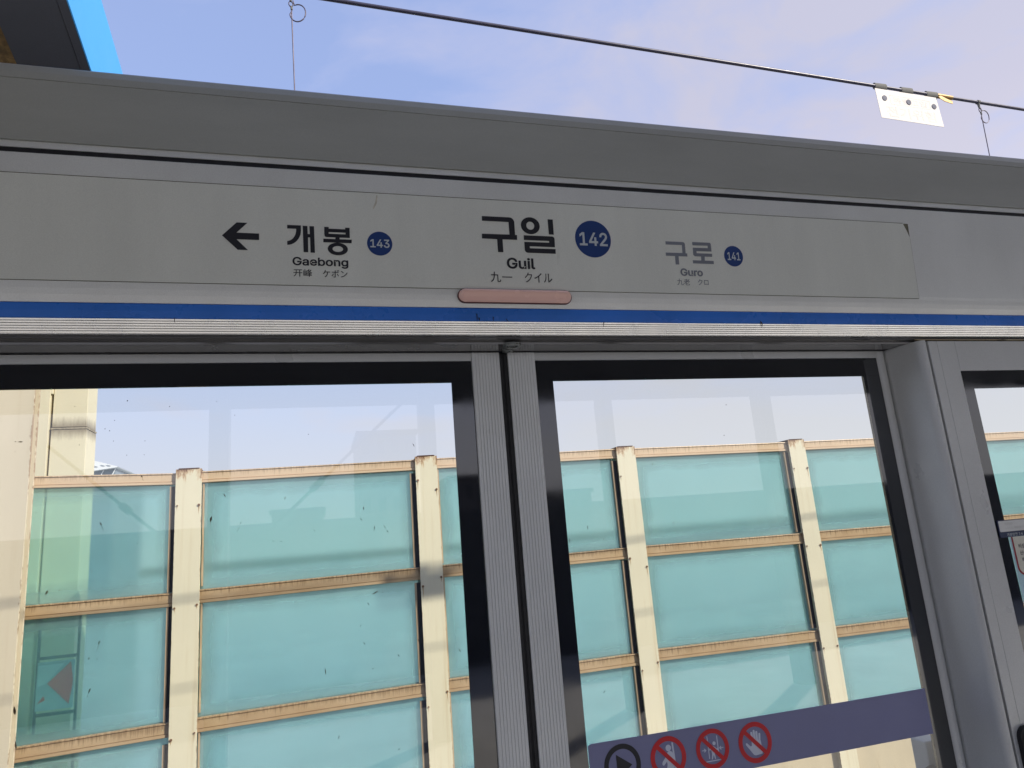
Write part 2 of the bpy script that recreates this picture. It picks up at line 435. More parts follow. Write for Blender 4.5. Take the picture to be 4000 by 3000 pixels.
def thing(name, loc, label, cat, group=None):
    e = bpy.data.objects.new(name, None)
    e.empty_display_size = 0.1
    e.location = loc
    col.objects.link(e)
    return tag(e, label, cat, group)
def text_mesh(s, x0, x1, z0, z1, place, off, name, mat, parent, bold=0.0, gap=None):
    """lettering from Blender's built-in font, fitted to a box on a surface"""
    c = bpy.data.curves.new('t', 'FONT'); c.body = s; c.offset = bold; c.resolution_u = 6
    if gap: c.space_character = gap
    o = bpy.data.objects.new('t', c); col.objects.link(o)
    bpy.context.view_layer.update()
    dg = bpy.context.evaluated_depsgraph_get()
    me = o.evaluated_get(dg).to_mesh()
    vs = [v.co.copy() for v in me.vertices]; fs = [tuple(p.vertices) for p in me.polygons]
    o.evaluated_get(dg).to_mesh_clear()
    bpy.data.objects.remove(o); bpy.data.curves.remove(c)
    ax, bx = min(v.x for v in vs), max(v.x for v in vs); az, bz = min(v.y for v in vs), max(v.y for v in vs)
    mb = MB()
    mb.add([place(x0 + (v.x - ax) / (bx - ax) * (x1 - x0), z0 + (v.y - az) / (bz - az) * (z1 - z0), off) for v in vs], fs)
    return mb.build(name, mat, parent)

# bold sans outlines for the Latin names and the numbers
OUTLINES = {'Gaebong':[[(269,-26),(222,-22),(179,-11),(139,9),(105,35),(75,68),(52,107),(35,152),(25,201),(21,254),(25,308),(35,357),(52,402),(75,440),(104,473),(139,500),(178,519),(220,531),(265,535),(293,533),(320,529),(346,522),(371,512),(394,499),(415,484),(434,467),(451,447),(465,426),(477,403),(487,378),(498,330),(395,330),(385,357),(378,371),(371,383),(363,394),(354,403),(344,412),(334,419),(322,425),(309,430),(296,434),(281,436),(266,437),(239,434),(216,428),(193,416),(174,401),(157,381),(142,356),(131,327),(125,293),(122,254),(125,216),(131,182),(142,153),(157,128),(174,108),(194,93),(217,81),(242,74),(269,72),(293,74),(315,79),(335,88),(353,100),(367,115),(379,132),(388,153),(394,176),(397,225),(440,199),(264,180),(264,275),(497,275),(497,199),(494,157),(484,117),(467,81),(445,50),(418,23),(386,2),(350,-14),(311,-23)],[(680,-28),(654,-26),(630,-21),(607,-12),(585,0),(567,15),(552,34),(541,56),(534,81),(532,108),(533,131),(538,152),(547,171),(559,186),(573,199),(588,210),(605,218),(623,224),(642,229),(696,239),(750,245),(773,251),(777,259),(776,269),(774,279),(770,288),(766,294),(759,300),(752,305),(742,309),(730,311),(716,312),(701,311),(688,309),(678,305),(652,287),(629,252),(535,279),(555,322),(569,343),(586,360),(606,374),(626,385),(648,394),(670,399),(692,402),(715,403),(763,398),(782,393),(799,386),(816,376),(833,364),(847,348),(860,329),(869,306),(874,280),(876,252),(876,-19),(778,-19),(788,29),(786,11),(773,0),(759,-9),(743,-17),(724,-23),(703,-26)],[(691,64),(709,66),(725,69),(739,75),(750,83),(760,92),(767,103),(773,114),(776,126),(777,139),(777,159),(786,164),(755,157),(723,152),(699,149),(661,140),(651,137),(644,132),(638,127),(634,121),(632,114),(631,105),(632,96),(634,89),(638,84),(642,79),(649,74),(657,70),(667,67),(678,65)],[(1121,-27),(1083,-24),(1048,-15),(1016,0),(989,21),(966,46),(948,76),(935,110),(927,147),(925,187),(927,227),(935,264),(948,298),(965,328),(988,354),(1014,375),(1045,391),(1078,400),(1114,403),(1137,402),(1160,398),(1182,392),(1203,383),(1223,370),(1242,355),(1259,336),(1273,314),(1284,289),(1293,260),(1298,229),(1300,194),(1300,150),(965,150),(965,240),(1266,227),(1204,172),(1199,224),(1195,244),(1190,261),(1182,276),(1172,288),(1161,298),(1148,305),(1133,310),(1115,311),(1096,310),(1080,305),(1066,298),(1054,287),(1044,275),(1036,261),(1029,245),(1026,229),(1024,210),(1024,178),(1026,153),(1030,132),(1037,115),(1046,100),(1057,87),(1070,78),(1085,71),(1102,67),(1122,65),(1135,66),(1146,68),(1157,71),(1166,75),(1174,80),(1181,86),(1188,93),(1193,102),(1204,128),(1300,104),(1285,64),(1273,44),(1258,26),(1241,10),(1221,-3),(1199,-13),(1175,-21),(1149,-26)],[(1543,-27),(1518,-26),(1496,-21),(1477,-13),(1461,-3),(1448,7),(1436,19),(1438,35),(1443,-19),(1347,-19),(1347,528),(1446,528),(1436,342),(1437,359),(1447,369),(1460,380),(1476,390),(1495,397),(1518,402),(1543,403),(1576,401),(1608,392),(1637,377),(1662,356),(1683,331),(1700,301),(1713,267),(1720,229),(1723,189),(1720,148),(1713,111),(1701,77),(1684,46),(1663,21),(1637,0),(1608,-15),(1577,-24)],[(1534,66),(1552,68),(1568,73),(1581,81),(1593,92),(1603,106),(1611,123),(1618,143),(1621,165),(1622,189),(1621,213),(1618,235),(1612,254),(1604,271),(1594,285),(1582,296),(1568,304),(1552,309),(1534,311),(1515,309),(1499,304),(1486,297),(1474,286),(1464,272),(1456,256),(1450,236),(1446,214),(1445,189),(1446,164),(1450,142),(1456,122),(1465,105),(1475,91),(1486,80),(1500,72),(1516,68)],[(1945,-27),(1909,-24),(1875,-15),(1844,0),(1817,21),(1795,47),(1777,77),(1763,110),(1755,147),(1753,187),(1755,228),(1763,265),(1777,299),(1795,330),(1817,355),(1844,376),(1875,391),(1909,400),(1945,403),(1982,400),(2016,391),(2046,376),(2074,355),(2096,330),(2114,299),(2127,265),(2135,228),(2138,187),(2135,148),(2127,111),(2114,77),(2096,47),(2074,21),(2046,0),(2016,-15),(1982,-24)],[(1945,66),(1965,67),(1982,73),(1996,81),(2009,93),(2019,107),(2027,124),(2033,144),(2037,165),(2038,187),(2037,210),(2033,231),(2027,251),(2019,269),(2009,283),(1996,295),(1982,304),(1965,309),(1945,311),(1925,309),(1909,304),(1895,295),(1882,283),(1872,269),(1864,251),(1858,232),(1854,210),(1853,187),(1854,165),(1858,144),(1864,124),(1872,107),(1882,93),(1895,81),(1909,73),(1925,67)],[(2286,226),(2286,-19),(2187,-19),(2187,398),(2284,398),(2284,268),(2227,268),(2252,328),(2271,356),(2294,378),(2320,392),(2349,401),(2380,403),(2408,402),(2434,395),(2457,385),(2478,371),(2496,352),(2511,329),(2521,303),(2527,273),(2529,241),(2529,-19),(2430,-19),(2430,234),(2428,259),(2422,277),(2412,291),(2399,301),(2383,308),(2363,310),(2348,309),(2335,306),(2323,301),(2312,294),(2303,285),(2296,274),(2290,260),(2287,245)],[(2770,-170),(2741,-168),(2714,-164),(2690,-158),(2669,-149),(2649,-137),(2632,-124),(2618,-110),(2606,-94),(2587,-62),(2669,-16),(2698,-53),(2705,-59),(2714,-65),(2724,-71),(2737,-75),(2752,-77),(2769,-78),(2795,-76),(2816,-70),(2833,-60),(2845,-47),(2852,-30),(2855,-5),(2865,45),(2863,28),(2852,18),(2839,8),(2823,-2),(2804,-9),(2782,-13),(2757,-14),(2725,-12),(2694,-3),(2665,10),(2640,29),(2618,53),(2601,82),(2588,114),(2580,151),(2578,191),(2580,231),(2588,268),(2600,301),(2618,331),(2639,356),(2665,377),(2693,392),(2725,401),(2758,403),(2783,402),(2805,398),(2825,390),(2841,380),(2854,370),(2865,358),(2864,342),(2858,398),(2954,398),(2954,-10),(2951,-43),(2943,-74),(2929,-101),(2910,-123),(2887,-140),(2860,-154),(2832,-163),(2801,-168)],[(2768,78),(2786,80),(2802,84),(2816,91),(2827,101),(2837,113),(2845,128),(2851,147),(2855,168),(2856,193),(2855,216),(2851,238),(2845,257),(2837,273),(2827,286),(2815,297),(2802,304),(2786,309),(2768,311),(2749,309),(2733,304),(2719,296),(2707,285),(2697,272),(2689,255),(2683,236),(2679,215),(2678,193),(2679,169),(2683,148),(2689,130),(2697,114),(2707,102),(2719,92),(2733,84),(2749,80)]],'Guil':[[(269,-30),(221,-26),(177,-14),(137,5),(102,32),(72,66),(48,105),(31,150),(21,200),(17,254),(21,308),(31,358),(48,403),(72,443),(102,476),(137,503),(176,523),(219,535),(265,539),(294,537),(321,533),(348,525),(373,515),(396,503),(418,487),(437,470),(454,450),(469,428),(481,405),(490,379),(503,326),(392,326),(381,356),(375,369),(368,380),(360,391),(352,400),(342,409),(332,416),(320,422),(308,427),(295,430),(281,432),(266,433),(240,430),(217,424),(196,413),(176,398),(160,378),(146,354),(135,325),(129,292),(126,254),(129,216),(135,183),(146,155),(160,131),(177,111),(197,96),(219,85),(242,78),(269,76),(293,78),(314,83),(333,91),(350,103),(364,117),(376,134),(385,154),(390,177),(394,230),(441,198),(260,176),(260,279),(501,279),(501,199),(498,156),(488,116),(471,79),(448,47),(420,20),(388,-2),(351,-17),(311,-27)],[(703,-28),(675,-26),(648,-20),(624,-9),(602,6),(584,25),(569,48),(558,75),(552,106),(550,138),(550,402),(657,402),(657,145),(659,121),(665,104),(674,91),(686,81),(701,75),(721,73),(734,74),(747,77),(758,82),(768,89),(776,97),(783,108),(789,120),(792,135),(793,153),(793,402),(900,402),(900,-23),(795,-23),(795,115),(862,115),(834,49),(815,20),(791,-2),(763,-17),(734,-25)],[(960,-23),(960,402),(1067,402),(1067,-23)],[(1014,420),(997,422),(982,428),(968,438),(957,451),(951,466),(948,483),(951,500),(957,516),(968,529),(982,539),(997,545),(1014,547),(1031,545),(1047,539),(1060,529),(1071,516),(1078,500),(1080,483),(1078,466),(1071,451),(1060,438),(1047,428),(1031,422)],[(1236,-25),(1205,-23),(1177,-13),(1154,4),(1138,27),(1129,54),(1127,83),(1127,532),(1234,532),(1234,99),(1234,86),(1236,77),(1237,75),(1236,76),(1237,76),(1244,75),(1255,75),(1285,81),(1305,-15),(1262,-24)]],'Guro':[[(269,-33),(221,-29),(176,-17),(136,3),(100,30),(70,64),(46,104),(28,150),(18,200),(14,254),(18,309),(28,359),(46,405),(70,445),(100,478),(135,506),(175,526),(218,538),(264,542),(294,540),(322,536),(349,528),(374,518),(398,505),(420,490),(439,472),(457,452),(472,430),(484,406),(493,380),(507,323),(390,323),(378,355),(372,367),(365,379),(358,389),(349,398),(340,406),(330,413),(319,419),(307,424),(294,427),(280,429),(266,430),(241,428),(218,421),(197,410),(179,396),(162,377),(149,353),(138,325),(132,292),(129,254),(132,217),(138,184),(149,156),(163,133),(179,113),(198,99),(220,88),(243,81),(269,79),(292,81),(313,86),(332,94),(348,105),(362,119),(373,136),(382,155),(387,177),(391,233),(442,198),(257,173),(257,282),(504,282),(504,199),(501,156),(491,115),(473,78),(450,45),(422,18),(389,-4),(352,-20),(312,-30)],[(703,-31),(674,-29),(647,-23),(623,-12),(600,3),(581,23),(566,47),(555,74),(549,105),(547,138),(547,405),(660,405),(660,145),(662,122),(668,105),(676,93),(688,84),(702,78),(721,76),(734,77),(746,80),(757,85),(766,91),(774,99),(781,109),(786,121),(789,136),(790,153),(790,405),(903,405),(903,-26),(792,-26),(792,118),(867,118),(837,48),(817,18),(793,-4),(765,-20),(735,-28)],[(957,-26),(957,405),(1068,405),(1051,348),(1034,354),(1048,373),(1068,389),(1091,401),(1117,408),(1143,411),(1161,410),(1200,409),(1200,292),(1158,298),(1137,300),(1124,299),(1112,296),(1102,291),(1092,286),(1085,279),(1079,270),(1074,261),(1071,250),(1070,236),(1070,-26)],[(1397,-34),(1359,-31),(1324,-22),(1292,-6),(1264,16),(1241,42),(1222,73),(1208,108),(1200,147),(1198,187),(1200,229),(1208,267),(1222,303),(1241,334),(1264,360),(1292,382),(1324,398),(1359,407),(1397,411),(1435,407),(1470,398),(1502,382),(1530,360),(1553,334),(1572,303),(1586,267),(1594,229),(1597,187),(1594,147),(1586,109),(1572,74),(1553,42),(1530,16),(1502,-6),(1470,-22),(1435,-31)],[(1397,73),(1416,74),(1431,79),(1444,87),(1455,97),(1465,111),(1472,127),(1478,146),(1481,166),(1483,187),(1481,209),(1478,230),(1472,249),(1465,265),(1455,279),(1444,289),(1431,297),(1416,302),(1397,304),(1378,302),(1363,297),(1351,289),(1339,279),(1330,265),(1322,249),(1317,230),(1313,210),(1312,187),(1313,166),(1316,146),(1322,127),(1330,111),(1339,97),(1351,87),(1363,79),(1378,74)]],'143':[[(62,-14),(62,69),(405,69),(405,-14)],[(290,523),(290,-14),(198,-14),(202,428),(76,337),(72,434),(194,523)],[(479,91),(479,162),(692,523),(785,521),(584,178),(880,176),(880,91)],[(721,-14),(721,121),(721,146),(721,332),(810,332),(810,-14)],[(1124,-21),(1092,-19),(1062,-13),(1033,-3),(1007,11),(984,28),(965,49),(950,73),(940,101),(934,146),(1027,146),(1032,119),(1037,107),(1044,96),(1053,86),(1064,79),(1077,72),(1091,68),(1107,65),(1125,64),(1143,65),(1160,68),(1175,74),(1189,81),(1200,90),(1209,101),(1216,113),(1220,128),(1221,145),(1220,161),(1216,175),(1210,189),(1201,201),(1189,212),(1175,221),(1156,228),(1134,232),(1107,234),(1049,234),(1049,304),(1175,440),(962,438),(962,523),(1293,523),(1293,455),(1111,262),(1103,302),(1154,304),(1189,299),(1220,289),(1248,273),(1270,254),(1289,230),(1302,204),(1310,175),(1313,145),(1310,114),(1302,85),(1288,58),(1270,35),(1247,16),(1221,0),(1191,-12),(1159,-19)]],'142':[[(60,-16),(60,71),(407,71),(407,-16)],[(292,525),(292,-16),(196,-16),(200,425),(74,334),(70,435),(193,525)],[(477,89),(477,163),(691,525),(789,523),(587,180),(882,178),(882,89)],[(719,-16),(719,121),(719,146),(719,334),(812,334),(812,-16)],[(954,-16),(954,54),(1129,240),(1176,293),(1187,307),(1196,320),(1202,333),(1207,345),(1209,358),(1210,371),(1209,386),(1206,399),(1200,410),(1193,420),(1183,428),(1172,435),(1159,439),(1145,442),(1130,444),(1113,442),(1099,439),(1086,433),(1075,426),(1066,417),(1059,406),(1054,393),(1050,378),(1048,346),(954,346),(958,394),(966,423),(978,450),(996,474),(1017,494),(1042,510),(1069,522),(1099,529),(1131,532),(1163,529),(1192,522),(1220,511),(1244,495),(1264,476),(1281,454),(1293,428),(1301,401),(1303,373),(1302,352),(1298,332),(1292,312),(1283,292),(1270,271),(1255,249),(1236,225),(1212,198),(1185,169),(1080,69),(1311,72),(1311,-16)]],'141':[[(63,-13),(63,68),(404,68),(404,-13)],[(289,522),(289,-13),(199,-13),(203,429),(76,339),(73,433),(194,522)],[(480,92),(480,162),(692,522),(784,520),(582,177),(879,175),(879,92)],[(722,-13),(722,121),(722,146),(722,331),(809,331),(809,-13)],[(970,-13),(970,68),(1310,68),(1310,-13)],[(1195,522),(1195,-13),(1105,-13),(1109,429),(982,339),(979,433),(1100,522)]],'7-4':[[(78,-12),(304,437),(50,440),(50,521),(403,521),(403,446),(172,-12)],[(802,256),(802,176),(555,176),(555,256)],[(934,93),(934,162),(1146,521),(1235,519),(1034,177),(1331,174),(1331,93)],[(1176,-12),(1176,121),(1176,146),(1176,330),(1261,330),(1261,-12)]]}
def outline_mesh(s, x0, x1, z0, z1, place, off, name, mat, parent):
    loops = OUTLINES[s]
    pts = [p for l in loops for p in l]
    ax, bx = min(p[0] for p in pts), max(p[0] for p in pts); az, bz = min(p[1] for p in pts), max(p[1] for p in pts)
    def inside(p, l):
        c = False
        for (xa, ya), (xb, yb) in zip(l, l[1:] + l[:1]):
            if (ya > p[1]) != (yb > p[1]) and p[0] < (xb - xa) * (p[1] - ya) / (yb - ya) + xa: c = not c
        return c
    area = lambda l: sum(xa * yb - xb * ya for (xa, ya), (xb, yb) in zip(l, l[1:] + l[:1]))
    sgn = 1 if area(max(loops, key=lambda l: abs(area(l)))) > 0 else -1
    outer = [l for l in loops if area(l) * sgn > 0]
    holes = {}
    for k in loops:
        if area(k) * sgn < 0:
            holes.setdefault(id(min((l for l in outer if inside(k[0], l)), key=lambda l: abs(area(l)))), []).append(k)
    mb = MB()
    for n_, l in enumerate(outer):
        grp = [l] + holes.get(id(l), [])
        gp_ = [p for k in grp for p in k]
        tris = mathutils.geometry.tessellate_polygon([[Vector((p[0], p[1], 0)) for p in k] for k in grp])
        mb.add([place(x0 + (p[0] - ax) / (bx - ax) * (x1 - x0), z0 + (p[1] - az) / (bz - az) * (z1 - z0), off + .00004 * n_) for p in gp_], [tuple(t) for t in tris])
    return mb.build(name, mat, parent)

# ------------------------------------------------------------------ ground
def slab(name, mat, x0, x1, y0, y1, z0, z1):
    return tag(MB().box(x0, x1, y0, y1, z0, z1).build(name, mat, None, ((x0 + x1) / 2, (y0 + y1) / 2, z1)), kind='structure')
slab('ground', 'earth', -1500, 1500, -1500, 1500, -1.60, -1.20)
slab('added_backdrop_water', 'water', -400, 400, 9.0, 220, -1.199, -1.185)  # unseen water added to mirror bright sky behind the frosted sheets
slab('trackbed', 'ballast', -60, 60, 1.80, 6.30, -1.196, -1.10)
slab('platform', 'concrete', -40, 40, -6.6, 1.76, -1.192, 0.0)

# ------------------------------------------------------------------ screen-door header
LEAN = 0.07
def yl(z): return 1.532 - LEAN * (z - 2.24)
HX0, HX1 = -3.4, 5.6
hd = thing('screen_door_header', (0.46, 1.6, 2.1229), 'long grey header box above the screen doors, carrying the station sign and blue stripe', 'header')
up = MB()
prof = [(yl(2.543) - .001, 2.543), (yl(2.62), 2.62), (yl(2.681), 2.681), (yl(2.6815) + .0025, 2.6815), (yl(2.683) + .0025, 2.683), (yl(2.6835) + .0005, 2.6835), (yl(2.70) + .002, 2.70), (yl(2.716) + .007, 2.716),
        (yl(2.721) + .012, 2.721), (yl(2.724) + .020, 2.724), (1.92, 2.730), (1.92, 2.543)]
up.prism_x(prof, HX0, HX1)
up.build('upper_fascia', 'fascia', hd)
sm = MB()
sm.prism_x([(yl(2.5415) + .0035, 2.5425), (yl(2.526) + .0005, 2.5405), (yl(2.526), 2.5265), (1.90, 2.5265), (1.90, 2.5425)], HX0, HX1)
sm.build('joint_strip', 'header', hd)
gp = MB()
gp.box(HX0, HX1, yl(2.52) + .0015, 1.88, 2.5155, 2.5262)
gp.build('shadow_gap', 'black', hd)
fp = MB()
pr = [(yl(2.5152) + .001, 2.5152), (yl(2.5135), 2.5140)]
pr += [(yl(z), z) for z in (2.47, 2.40, 2.33, 2.26)]
pr += [(yl(2.245) + .0002, 2.245), (yl(2.235) + .0012, 2.235), (yl(2.225) + .0032, 2.225), (yl(2.213) + .0067, 2.213), (yl(2.204) + .0102, 2.204), (yl(2.198) + .0128, 2.198), (1.60, 2.198), (1.86, 2.198), (1.86, 2.5152)]
fp.prism_x(pr, HX0, HX1)
fp.build('front_panel', 'header', hd)
YS = 1.5455
bs = MB()
bs.prism_x([(YS + .004, 2.1978), (YS + .0012, 2.1964), (YS + .0003, 2.194), (YS, 2.180), (YS + .0006, 2.165), (YS + .003, 2.1634), (1.62, 2.1634), (1.62, 2.1978)], HX0, HX1)
bs.build('blue_stripe', 'blue', hd)
ft = MB()
rib = [(YS + .0028, 2.1633), (YS + .0028, 2.1627)]
nr, zt, zb = 6, 2.1624, 2.1330
h = (zt - zb) / nr
for i in range(nr):
    zc = zt - h * i
    yr = YS + .014 * i / nr
    rib += [(yr + .0002, zc - h * .02), (yr - .0002, zc - h * .10), (yr + .0012, zc - h * .74), (yr + .0018, zc - h * .80), (yr + .0045, zc - h * .86), (yr + .0045, zc - h * .99)]
rib += [(YS + .0215, zb), (1.66, zb), (1.66, 2.1633)]
ft.prism_x(rib, HX0, HX1)
ft.build('fluted_trim', 'alu', hd)
sf = MB()
sf.prism_x([(YS + .0215, 2.1322), (1.575, 2.1310), (1.5755, 2.1293), (1.579, 2.1289), (1.5795, 2.1303), (1.600, 2.1280), (1.6005, 2.1216), (1.664, 2.1216), (1.664, 2.1326), (YS + .0215, 2.1326)], HX0, HX1)
sf.build('soffit', 'soffit', hd)
tcv = MB().box(HX0, HX1, 1.6645, 1.90, 2.1205, 2.163)
tcv.box(HX0, HX1, 1.772, 1.80, 2.088, 2.1203)  # black fill added to block sky light showing above the door rails
tcv.build('added_gap_cover', 'black', hd)
def lamp_outline(x0, x1, z0, z1, n=14):
    r = (z1 - z0) / 2; zc = (z0 + z1) / 2
    return [(x1 - r + r * math.sin(R(180 * k / n)), zc + r * math.cos(R(180 * k / n))) for k in range(n + 1)] + \
           [(x0 + r - r * math.sin(R(180 * k / n)), zc - r * math.cos(R(180 * k / n))) for k in range(n + 1)]
SG = lambda x, z, t: (x, yl(z) - t, z - LEAN * t)
lm = MB()
lo = lamp_outline(.3275, .6125, 2.2068, 2.2382)
prev = None
for ins, t in ((0, -.004), (0, .004), (.0006, .0065), (.0018, .0090), (.0036, .0115), (.0060, .0135), (.0090, .0150), (.0120, .0158)):
    ring = [SG(x, z, t * (1 + .55 * (z - 2.2225) / .0157) if t > 0 else t) for x, z in lamp_outline(.3275 + ins, .6125 - ins, 2.2068 + ins, 2.2382 - ins)]
    n = len(ring)
    if prev: lm.add(prev + ring, [(i, (i + 1) % n, n + (i + 1) % n, n + i) for i in range(n)], True)
    prev = ring
lm.add(prev, [tuple(range(n))])
lmp = lm.build('indicator_lamp', 'lamp', hd)
bz = MB()
a, b = lamp_outline(.3255, .6145, 2.2048, 2.2402), lamp_outline(.3273, .6127, 2.2066, 2.2384)
n = len(a)
for A, B, t0, t1 in ((a, b, .0032, .0032),):
    vs = [SG(x, z, t0) for x, z in A] + [SG(x, z, t1) for x, z in B] + [SG(x, z, -.004) for x, z in A]
    bz.add(vs, [(i, (i + 1) % n, n + (i + 1) % n, n + i) for i in range(n)] + [(i, (i + 1) % n, 2 * n + (i + 1) % n, 2 * n + i) for i in range(n)])
bz.build('bezel', 'bezel', lmp)
for y, r_ in ((1.601, .023), (1.648, .014)):
    st = MB()
    P = lambda x, z, t: (x, z, 2.1215 - t)
    st.ring(.4705, y, r_, r_ * .62, P, .006)
    st.disc(.4705, y, r_ * .6, P, .003)
    st.build('door_stopper', 'steel', hd)
# scuffs and drips on the stripe and trim
for x, z, l, w in (((a_, b_ + .0048, c_, d_) for a_, b_, c_, d_ in ((.372, 2.168, .018, .0022), (.377, 2.163, .010, .003), (.412, 2.164, .012, .002), (.447, 2.1605, .004, .006), (.70, 2.150, .018, .0018), (1.16, 2.158, .016, .005), (1.163, 2.150, .02, .0025), (-.292, 2.155, .010, .0016), (-.626, 2.157, .004, .006)))):
    dm = MB().flat([(x - w / 2, z + l / 2), (x + w / 2, z + l / 2 - w), (x + w / 3, z - l / 2), (x - w / 3, z - l / 2 + w)], lambda a, b, t: (a, YS - .0018 - t + max(0.0, (2.1628 - b) * .62), b), .0003)
    dm.build('scuff_mark', 'letter', hd)

# ------------------------------------------------------------------ station sign film
sg = thing('station_sign', (0.46, 1.53, 2.24), 'white station name sign with black arrow, Korean names and three blue number badges', 'sign')
FX0, FX1, FZ0, FZ1 = -.80, 1.6985, 2.2398, 2.468
SF = lambda x, z, t: SG(x, z, .0002 + t)
MB().flat([(FX0, FZ0), (FX1, FZ0), (FX1, 2.424), (1.690, 2.447), (1.680, FZ1), (FX0, FZ1)], SF, .0012).build('sign_film', 'film', sg)
MB().flat([(FX1 + .0004, 2.423), (FX1 + .0004, FZ1), (1.681, FZ1), (1.6905, 2.4475)], SF, .0004).build('peeled_corner', 'residue', sg)
# grimy edge of the film
for x0, x1, z0, z1 in ((FX0, 1.680, FZ1 + .0003, FZ1 + .0019), (FX0, FX1, FZ0 - .0014, FZ0 - .0002), (FX1 + .0003, FX1 + .0012, FZ0, 2.423)):
    et = MB().flat([(x0, z0), (x1, z0), (x1, z1), (x0, z1)], SF, .0006)
    et.build('grimy_edge', 'residue', sg)
MB().flat([(.1415, 2.463), (.1445, 2.463), (.142, 2.443), (.1345, 2.428), (.1325, 2.431), (.1385, 2.446)], lambda x, z, t: SG(x, z, .0015 + t), .0003).build('drip_stain', 'drip', sg)
SL = lambda x, z, t: SG(x, z, .0015 + t)
LT = .0006
MB().flat([(-.1969, 2.3492), (-.1667, 2.3806), (-.1446, 2.3806), (-.1671, 2.3568), (-.1198, 2.3566), (-.1198, 2.3417), (-.1670, 2.3416), (-.1432, 2.3174), (-.1645, 2.3174)], SL, LT).build('arrow', 'letter', sg)
def arc(cx, cz, rx, rz, a0, a1, n=8): return [(cx + rx * math.cos(R(a0 + (a1 - a0) * k / n)), cz + rz * math.sin(R(a0 + (a1 - a0) * k / n))) for k in range(n + 1)]
def glyphs(name, polys, rings, mat):
    mb = MB()
    for p in polys: mb.flat(p, SL, LT)
    for cx, cz, ro, ri in rings:
        if isinstance(ro, tuple):                            # slightly squashed ring
            n = 40
            A = [(cx + ro[0] * math.cos(6.28318 * k / n), cz + ro[1] * math.sin(6.28318 * k / n)) for k in range(n)]
            B = [(cx + ri[0] * math.cos(6.28318 * k / n), cz + ri[1] * math.sin(6.28318 * k / n)) for k in range(n)]
            vs = [SL(x, z, LT) for x, z in A + B] + [SL(x, z, 0) for x, z in A + B]
            mb.add(vs, [(k, (k + 1) % n, n + (k + 1) % n, n + k) for k in range(n)] + [(k, (k + 1) % n, 2 * n + (k + 1) % n, 2 * n + k) for k in range(n)] + [(n + k, n + (k + 1) % n, 3 * n + (k + 1) % n, 3 * n + k) for k in range(n)])
        else: mb.ring(cx, cz, ro, ri, SL, LT)
    return mb.build(name, mat, sg)
# gae
glyphs('hangul_lettering', [
    [(-.0598, 2.3800), (-.0300, 2.3800), (-.0300, 2.3690)] + arc(-.0610, 2.3690, .0310, .0362, 0, -88, 10) + [(-.0600, 2.3417)] + arc(-.0610, 2.3697, .0206, .0278, -84, 0, 10) + [(-.0404, 2.3716), (-.0598, 2.3716)],
    [(-.0260, 2.3793), (-.0158, 2.3793), (-.0153, 2.3602), (-.0106, 2.3602), (-.0114, 2.3793), (-.0014, 2.3793), (-.0001, 2.3166), (-.0098, 2.3166), (-.0103, 2.3525), (-.0148, 2.3525), (-.0149, 2.3171), (-.0248, 2.3171)],
], [], 'letter')
# bong
glyphs('hangul_lettering', [
    [(.0213, 2.3792), (.0312, 2.3792), (.0312, 2.3752), (.0680, 2.3752), (.0680, 2.3792), (.0780, 2.3792), (.0780, 2.3630), (.0687, 2.3630), (.0687, 2.3672), (.0310, 2.3672), (.0310, 2.3630), (.0213, 2.3630)],
    [(.0213, 2.36298), (.0780, 2.36298), (.0783, 2.3549), (.0550, 2.3549), (.0550, 2.3507), (.0824, 2.3507), (.0818, 2.3423), (.0187, 2.3423), (.0188, 2.3507), (.0456, 2.3507), (.0456, 2.3549), (.0250, 2.3549), (.0220, 2.3570)],
], [(.0506, 2.3272, (.0224, .01495), (.0118, .0072))], 'letter')
# gu (large)
glyphs('hangul_lettering', [
    [(.3955, 2.4247)] + [(.4650, 2.4247)] + arc(.4650, 2.4120, .0123, .0127, 80, 0, 6) + [(.4775, 2.3797), (.4822, 2.3797), (.4822, 2.3672), (.4446, 2.3670), (.4448, 2.3341), (.4313, 2.3341), (.4307, 2.3668), (.3926, 2.3672), (.3930, 2.3792), (.4633, 2.3800), (.4627, 2.4125), (.3951, 2.4127)],
], [], 'letter')
# il
glyphs('hangul_lettering', [
    [(.5655, 2.4248), (.5792, 2.4248), (.5792, 2.3851), (.5664, 2.3851)],
    [(.5000, 2.3799), (.5735, 2.3799)] + arc(.5735, 2.3735, .0069, .0064, 80, 0, 5) + [(.5800, 2.3521), (.5137, 2.3521), (.5138, 2.3468), (.5812, 2.3469), (.5807, 2.3349), (.5085, 2.3350)] + arc(.5085, 2.3432, .0082, .0082, 265, 185, 6) + [(.5004, 2.3628), (.5655, 2.3632), (.5654, 2.3678), (.4996, 2.3678)],
], [(.5187, 2.4057, (.0246, .0220), (.0105, .0107))], 'letter')
